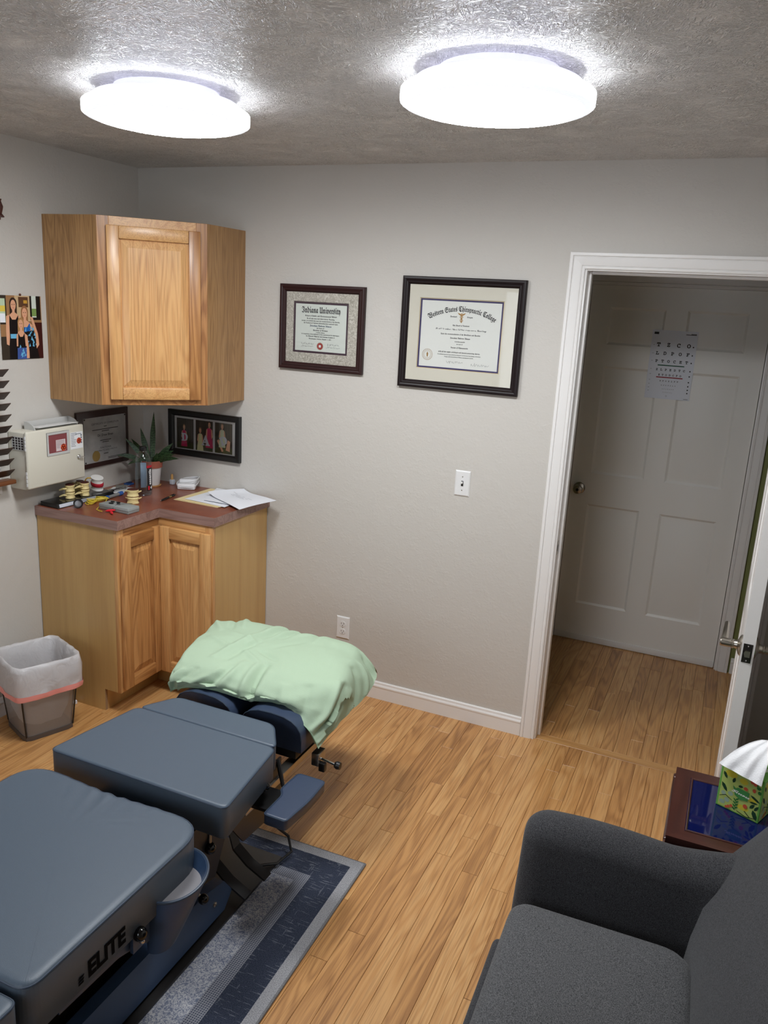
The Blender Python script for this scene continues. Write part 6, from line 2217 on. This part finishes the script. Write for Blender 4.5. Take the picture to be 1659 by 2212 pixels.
loft(g, [(0.150, 0.226, 6, 0.006, 1), (0.151, 0.25, 6, 0.012, 2), (0.152, 0.29, 6, 0.014, 3), (0.147, 0.33, 7, 0.010, 4), (0.141, 0.347, 7, 0.006, 5), (0.134, 0.350, 7, 0.006, 6), (0.126, 0.340, 7, 0.006, 7), (0.119, 0.29, 6, 0.009, 8), (0.112, 0.20, 5, 0.010, 9), (0.102, 0.11, 4, 0.009, 10), (0.085, 0.055, 3, 0.006, 11), (0.05, 0.035, 2.4, 0.002, 12), (0.01, 0.032, 2, 0.0, 13)], MBn, True)
obj('bag', g, M_BAG, bag, 70)
g = G()
loft(g, [(0.1515, 0.205, 6, 0.006, 1), (0.1525, 0.216, 6, 0.006, 1), (0.1520, 0.229, 6, 0.006, 1)], MBn)
obj('drawstring_band', g, simple('pink_drawstring', (232, 150, 142), 0.5), bag, 70)
scp = thing('paper_scrap', 'tiny crumpled white paper scrap on the floor by the cabinet', 'scrap', (0.20, -0.752, 0.0005))
g = G().ball((0.20, -0.752, 0.009), 0.010, su=10, sv=7)
g.deform(lambda c: c + Vector((mnoise.noise(c * 160), mnoise.noise(c * 160 + Vector((3, 1, 0))), 0)) * 0.006)
obj('crumple', g, M_SHEET, scp, 0)

# ------------------------------------------------------------------ armchair
M_CHAIR = fabric('charcoal_tweed', (24, 24, 26), (78, 78, 81), 560, bump=0.6)
M_SEAT = fabric('grey_tweed_seat', (40, 41, 43), (108, 108, 110), 540, bump=0.6)
ac = thing('armchair', 'charcoal tweed armchair with loose grey seat cushion in the foreground', 'armchair', (2.75, -1.83, 0.0))
YC = -1.813
MCR = Matrix.Translation((2.46, -1.5, 0)) @ Matrix.Rotation(math.radians(1.8), 4, 'Z') @ Matrix.Translation((-2.46, 1.5, 0))


def soft_box(x0, x1, y0, y1, z0, z1, r_, seg=5, shape=None, cuts=6):
    g = G().box(x0, x1, y0, y1, z0, z1)
    bmesh.ops.subdivide_edges(g.bm, edges=list(g.bm.edges), cuts=cuts, use_grid_fill=True)
    es = [e_ for e_ in g.bm.edges if e_.is_manifold and e_.calc_face_angle(0) > 0.5]
    bmesh.ops.bevel(g.bm, geom=es, offset=r_, segments=seg, profile=0.5, affect='EDGES', clamp_overlap=True)
    if shape:
        g.deform(shape)
    g.move(MCR)
    return g


def seat_shape(c):
    u, v = (c.x - 2.68) / 0.235, (c.y - YC) / 0.25
    k = max(0, 1 - u * u) * max(0, 1 - v * v)
    return c + Vector((0, 0, 0.018 * k if c.z > 0.40 else 0))


cush = [tuple((MCR @ Vector((x, y, 0)))[:2]) for x, y in round_poly([(2.462, YC - 0.246), (2.902, YC - 0.246), (2.902, YC + 0.246), (2.462, YC + 0.246)], [0.06, 0.085, 0.085, 0.06], 8)]
pad('seat_cushion', cr(cush, 2), 0.305, 0.442, ac, 0.034, M_SEAT, 0.010, False)


def arm_loft(s_):
    """upholstered arm: straight leaning walls with a full round top and a rounded nose"""
    g = G()
    a0, xf, xb = 0.057, 2.452, 2.975
    rows = []
    NX = 30
    for i_ in range(NX + 1):
        t = i_ / NX
        x = xf + (xb - xf) * (1 - math.cos(t * PI / 2)) if t < 0.999 else xb
        d_ = min(1.0, (x - xf) / 0.060)
        f_ = math.sqrt(max(0.0, 1 - (1 - d_) ** 2))
        a_ = a0 * (0.30 + 0.70 * f_)
        top_ = 0.606 - 0.045 * (1 - f_) + 0.010 * math.sin(PI * min(1, (x - xf) / 0.35)) + 0.035 * max(0, (x - 2.80) / 0.17) ** 2
        zs = top_ - a_
        prof = [(-a_, 0.13)] + [(-a_, 0.13 + (zs - 0.13) * k / 5) for k in range(1, 6)]
        prof += [(-a_ * math.cos(PI * k / 12), zs + a_ * math.sin(PI * k / 12)) for k in range(1, 12)]
        prof += [(a_, zs - (zs - 0.13) * k / 5) for k in range(0, 6)]
        row = []
        for y_, z_ in prof:
            lean = 0.20 * max(0.0, z_ - 0.28)
            inn = 0.02 * max(0, (x - 2.84) / 0.13) ** 2
            row.append(g.bm.verts.new(MCR @ Vector((x + 0.02 * (z_ - 0.3), YC + s_ * (0.250 + a0 + y_ + lean - inn), z_))))
        rows.append(row)
    for p_, q_ in zip(rows, rows[1:]):
        for k in range(len(p_) - 1):
            g.bm.faces.new((p_[k], p_[k + 1], q_[k + 1], q_[k]))
        g.bm.faces.new((p_[-1], p_[0], q_[0], q_[-1]))
    g.bm.faces.new(rows[0])
    g.bm.faces.new(list(reversed(rows[-1])))
    return g


obj('arm', arm_loft(1), M_CHAIR, ac, 50)
obj('arm', arm_loft(-1), M_CHAIR, ac, 50)


def back_shape(c):
    k = c.z - 0.50
    side = min(1.0, abs(c.y - YC) / 0.40)
    dz = -0.16 * max(0.0, side - 0.35) ** 2 / 0.42 * (max(0.0, c.z - 0.5) / 0.43)
    return c + Vector(((0.42 if k > 0 else 0.15) * k - 0.03 * side ** 3, 0, dz))


obj('backrest', soft_box(2.905, 3.015, YC - 0.405, YC + 0.405, 0.12, 0.93, 0.048, 8, back_shape, 9), M_CHAIR, ac, 60)
obj('seat_base', soft_box(2.424, 2.90, YC - 0.248, YC + 0.248, 0.13, 0.303, 0.02, 3), M_CHAIR, ac, 60)
M_LEGW = simple('dark_leg_wood', (52, 34, 24), 0.4)
for sx, sy in ((2.51, 0.29), (2.53, -0.29), (2.93, 0.29), (2.94, -0.29)):
    obj('leg', G().lathe([(0, 0), (0.014, 0), (0.022, 0.13), (0, 0.13)], (sx, YC + sy, 0.0006), 14), M_LEGW, ac)

# ------------------------------------------------------------------ side table with tissue box
M_CHERRY = wood('dark_cherry_wood', (74, 36, 27), (62, 28, 22), (44, 19, 16), axis='Y', rings=6, tone=0.3, pores=0.3, rough=0.3, coat=0.4)
M_CHERRYX = wood('dark_cherry_wood_x', (74, 36, 27), (62, 28, 22), (44, 19, 16), axis='X', rings=6, tone=0.3, pores=0.3, rough=0.3, coat=0.4)
M_BLUEGL = simple('cobalt_back_painted_glass', (12, 20, 70), 0.04, spec=0.6)
sd = thing('side_table', 'small dark cherry side table with cobalt blue glass top', 'side table', (3.0, -1.19, 0.0))
SX0, SX1, SY0, SY1, SZ = 2.797, 3.205, -1.372, -1.016, 0.60
W = 0.042


def trap(pts, mat):
    g = G().prism(pts, SZ - 0.022, SZ, None, 0.0025, 2)
    return obj('top_rail', g, mat, sd)


trap([(SX0, SY0), (SX0 + W, SY0 + W), (SX0 + W, SY1 - W), (SX0, SY1)][::-1], M_CHERRY)
trap([(SX1, SY0), (SX1, SY1), (SX1 - W, SY1 - W), (SX1 - W, SY0 + W)], M_CHERRY)
trap([(SX0, SY0), (SX1, SY0), (SX1 - W, SY0 + W), (SX0 + W, SY0 + W)], M_CHERRYX)
trap([(SX0, SY1), (SX0 + W, SY1 - W), (SX1 - W, SY1 - W), (SX1, SY1)], M_CHERRYX)
bead = [(SX0 + W, SY0 + W, SZ - 0.001), (SX1 - W, SY0 + W, SZ - 0.001), (SX1 - W, SY1 - W, SZ - 0.001), (SX0 + W, SY1 - W, SZ - 0.001)]
obj('bead', G().tube([(SX0 + W + 0.004, SY0 + W + 0.004, SZ - 0.002), (SX1 - W - 0.004, SY0 + W + 0.004, SZ - 0.002), (SX1 - W - 0.004, SY1 - W - 0.004, SZ - 0.002), (SX0 + W + 0.004, SY1 - W - 0.004, SZ - 0.002)], 0.005, 8, True), M_CHERRY, sd)
obj('glass_top', G().box(SX0 + W, SX1 - W, SY0 + W, SY1 - W, SZ - 0.012, SZ - 0.0008), M_BLUEGL, sd)
for a in ((SX0 - 0.006, SX1 + 0.006, SY0 - 0.006, SY0 + 0.02), (SX0 - 0.006, SX1 + 0.006, SY1 - 0.02, SY1 + 0.006)):
    obj('moulding', G().box(*a, SZ - 0.040, SZ - 0.0225, 0.006, 3), M_CHERRYX, sd)
for a in ((SX0 - 0.006, SX0 + 0.02, SY0 + 0.0205, SY1 - 0.0205), (SX1 - 0.02, SX1 + 0.006, SY0 + 0.0205, SY1 - 0.0205)):
    obj('moulding', G().box(*a, SZ - 0.040, SZ - 0.0225, 0.006, 3), M_CHERRY, sd)
for a in ((SX0 + 0.014, SX1 - 0.014, SY0 + 0.012, SY0 + 0.03), (SX0 + 0.014, SX1 - 0.014, SY1 - 0.03, SY1 - 0.012)):
    obj('apron', G().box(*a, SZ - 0.13, SZ - 0.0405, 0.001), M_CHERRYX, sd)
for a in ((SX0 + 0.012, SX0 + 0.03, SY0 + 0.031, SY1 - 0.031), (SX1 - 0.03, SX1 - 0.012, SY0 + 0.031, SY1 - 0.031)):
    obj('apron', G().box(*a, SZ - 0.13, SZ - 0.0405, 0.001), M_CHERRY, sd)
for x in (SX0 + 0.031, SX1 - 0.069):
    for y in (SY0 + 0.031, SY1 - 0.069):
        obj('leg', G().box(x, x + 0.038, y, y + 0.038, 0.0006, SZ - 0.0405, 0.002), M_CHERRY, sd)
obj('lower_shelf', G().box(SX0 + 0.069, SX1 - 0.069, SY0 + 0.035, SY1 - 0.035, 0.16, 0.178, 0.002), M_CHERRY, sd)

tx = thing('tissue_box', 'green leaf-patterned cube tissue box on the blue glass table', 'tissue box', (2.98, -1.13, SZ))
BW, BH = 0.114, 0.124
GZ = SZ
MTb = Matrix.Translation((2.908, -1.161, GZ)) @ Matrix.Rotation(math.radians(-23), 4, 'Z')
M_BOXG = simple('leaf_green_card', (104, 168, 72), 0.5)
obj('carton', G().box(0, BW, 0, BW, 0, BH, 0.0012, 1, MTb), M_BOXG, tx)


def box_face(M, seed, lettering):
    rr_ = random.Random(seed)
    L = []
    base_ = [(0.045, 0.03), (0.955, 0.03), (0.955, 0.95), (0.045, 0.95)]
    L.append(((176, 192, 104), [base_]))
    L.append(((206, 190, 60), [disc(0.25, 0.85, 0.14, 0.08), disc(0.55, 0.80, 0.10, 0.07), disc(0.62, 0.2, 0.14, 0.06), disc(0.8, 0.45, 0.1, 0.06)]))
    L.append(((150, 172, 150), [disc(0.14, 0.35, 0.055, 0.05), disc(0.30, 0.40, 0.06, 0.05), disc(0.24, 0.22, 0.06, 0.055), disc(0.14, 0.14, 0.07, 0.05)]))

    def lf(cx_, cy_, a, l_, w_):
        c, s_ = math.cos(a), math.sin(a)
        return [(cx_ + c * p_ - s_ * q_, cy_ + s_ * p_ + c * q_) for p_, q_ in ((-l_, 0), (-l_ * 0.4, w_), (l_ * 0.4, w_ * 0.9), (l_, 0), (l_ * 0.4, -w_ * 0.9), (-l_ * 0.4, -w_))]
    dark = [lf(0.12, 0.78, -1.0, 0.09, 0.035), lf(0.33, 0.74, 1.3, 0.07, 0.035), lf(0.14, 0.50, -0.9, 0.12, 0.04), lf(0.50, 0.66, 0.2, 0.06, 0.03), lf(0.86, 0.52, -0.4, 0.13, 0.028), lf(0.84, 0.42, 0.1, 0.10, 0.022), lf(0.82, 0.33, 0.9, 0.08, 0.035), lf(0.92, 0.32, 1.0, 0.08, 0.03), lf(0.90, 0.15, -1.1, 0.12, 0.05)]
    L.append(((32, 62, 40), dark))
    L.append(((48, 112, 52), [lf(0.45 + 0.055 * (k % 2) - 0.03, 0.10 + 0.035 * k, 0.7 if k % 2 else 2.4, 0.05, 0.018) for k in range(8)] + [disc(0.90, 0.80, 0.05, 0.04), disc(0.84, 0.86, 0.045, 0.04), disc(0.93, 0.70, 0.04, 0.04)]))
    L.append(((200, 86, 60), [disc(0.74, 0.88, 0.05), disc(0.81, 0.85, 0.04), disc(0.62, 0.66, 0.05, 0.04), disc(0.81, 0.70, 0.04, 0.045), disc(0.67, 0.26, 0.05, 0.05), disc(0.30, 0.09, 0.035), disc(0.36, 0.13, 0.035), disc(0.25, 0.06, 0.03)]))
    L.append(((30, 40, 30), [[(0.06, 0.26), (0.20, 0.34), (0.36, 0.27), (0.36, 0.255), (0.20, 0.32), (0.06, 0.245)], [(0.50, 0.07), (0.72, 0.02), (0.93, 0.07), (0.93, 0.085), (0.72, 0.04), (0.50, 0.085)], [(0.66, 0.14), (0.80, 0.05), (0.82, 0.06), (0.67, 0.155)]]))
    if lettering:
        L.append(((70, 140, 74), [[(0.33, 0.62), (0.40, 0.58), (0.45, 0.62), (0.72, 0.60), (0.70, 0.40), (0.55, 0.36), (0.40, 0.42)]]))
    o_ = picture('printed_panel', M, BW, BH, L, tx)
    if lettering:
        g_ = G()
        put_text(g_, 'kl', M, BW * 0.53, BH * 0.47, width=BW * 0.42, z=0.0018, rot=-0.06)
        obj('brand_lettering', g_, cmat((232, 236, 228)), o_, 0)


box_face(MTb @ frame_m((0, -0.0002, 0), (1, 0, 0), (0, 0, 1)), 1, True)
box_face(MTb @ frame_m((BW + 0.0002, 0, 0), (0, 1, 0), (0, 0, 1)), 2, False)
obj('opening', G().prism(disc(BW / 2, BW / 2, 0.042, 0.022, 24), BH + 0.0002, BH + 0.0008, MTb), simple('opening_film', (200, 214, 190), 0.4), tx)


def tis(u, v):
    """sheet: rises from the slot, folds over and falls towards the front"""
    top_h = 0.088
    if v < 0.4:
        t = v / 0.4
        x = 0.035 + 0.050 * u + (0.02 * (1 - u) + 0.012) * t
        y = 0.055 + 0.012 * t + 0.006 * math.sin(u * 6)
        z_ = BH + 0.001 + top_h * t * (0.82 + 0.18 * u)
    else:
        t = (v - 0.4) / 0.6
        x0 = 0.067 + 0.038 * u
        x1 = -0.004 + 0.116 * u
        x = x0 + (x1 - x0) * t ** 0.8
        y = 0.067 - 0.084 * t - 0.010 * math.sin(PI * t)
        z_ = BH + 0.001 + top_h * (0.82 + 0.18 * u) * (1 - t) + 0.004 - 0.012 * t * u + 0.010 * math.sin(PI * t)
    w_ = 0.0022 * math.sin(u * 17 + v * 5) + 0.0015 * mnoise.noise(Vector((u * 9, v * 9, 1)))
    return MTb @ Vector((x, y - w_, z_ + w_ * 0.4))


g = G()
fr_g = g.grid(tis, 26, 30)
bk_g = g.grid(lambda u, v: tis(u, v) + (MTb.to_3x3() @ Vector((0, 0.0008, 0.0004))), 26, 30)
obj('tissue', g, simple('tissue_paper', (236, 236, 238), 0.9, bump=0.3, bscale=250), tx, 60)
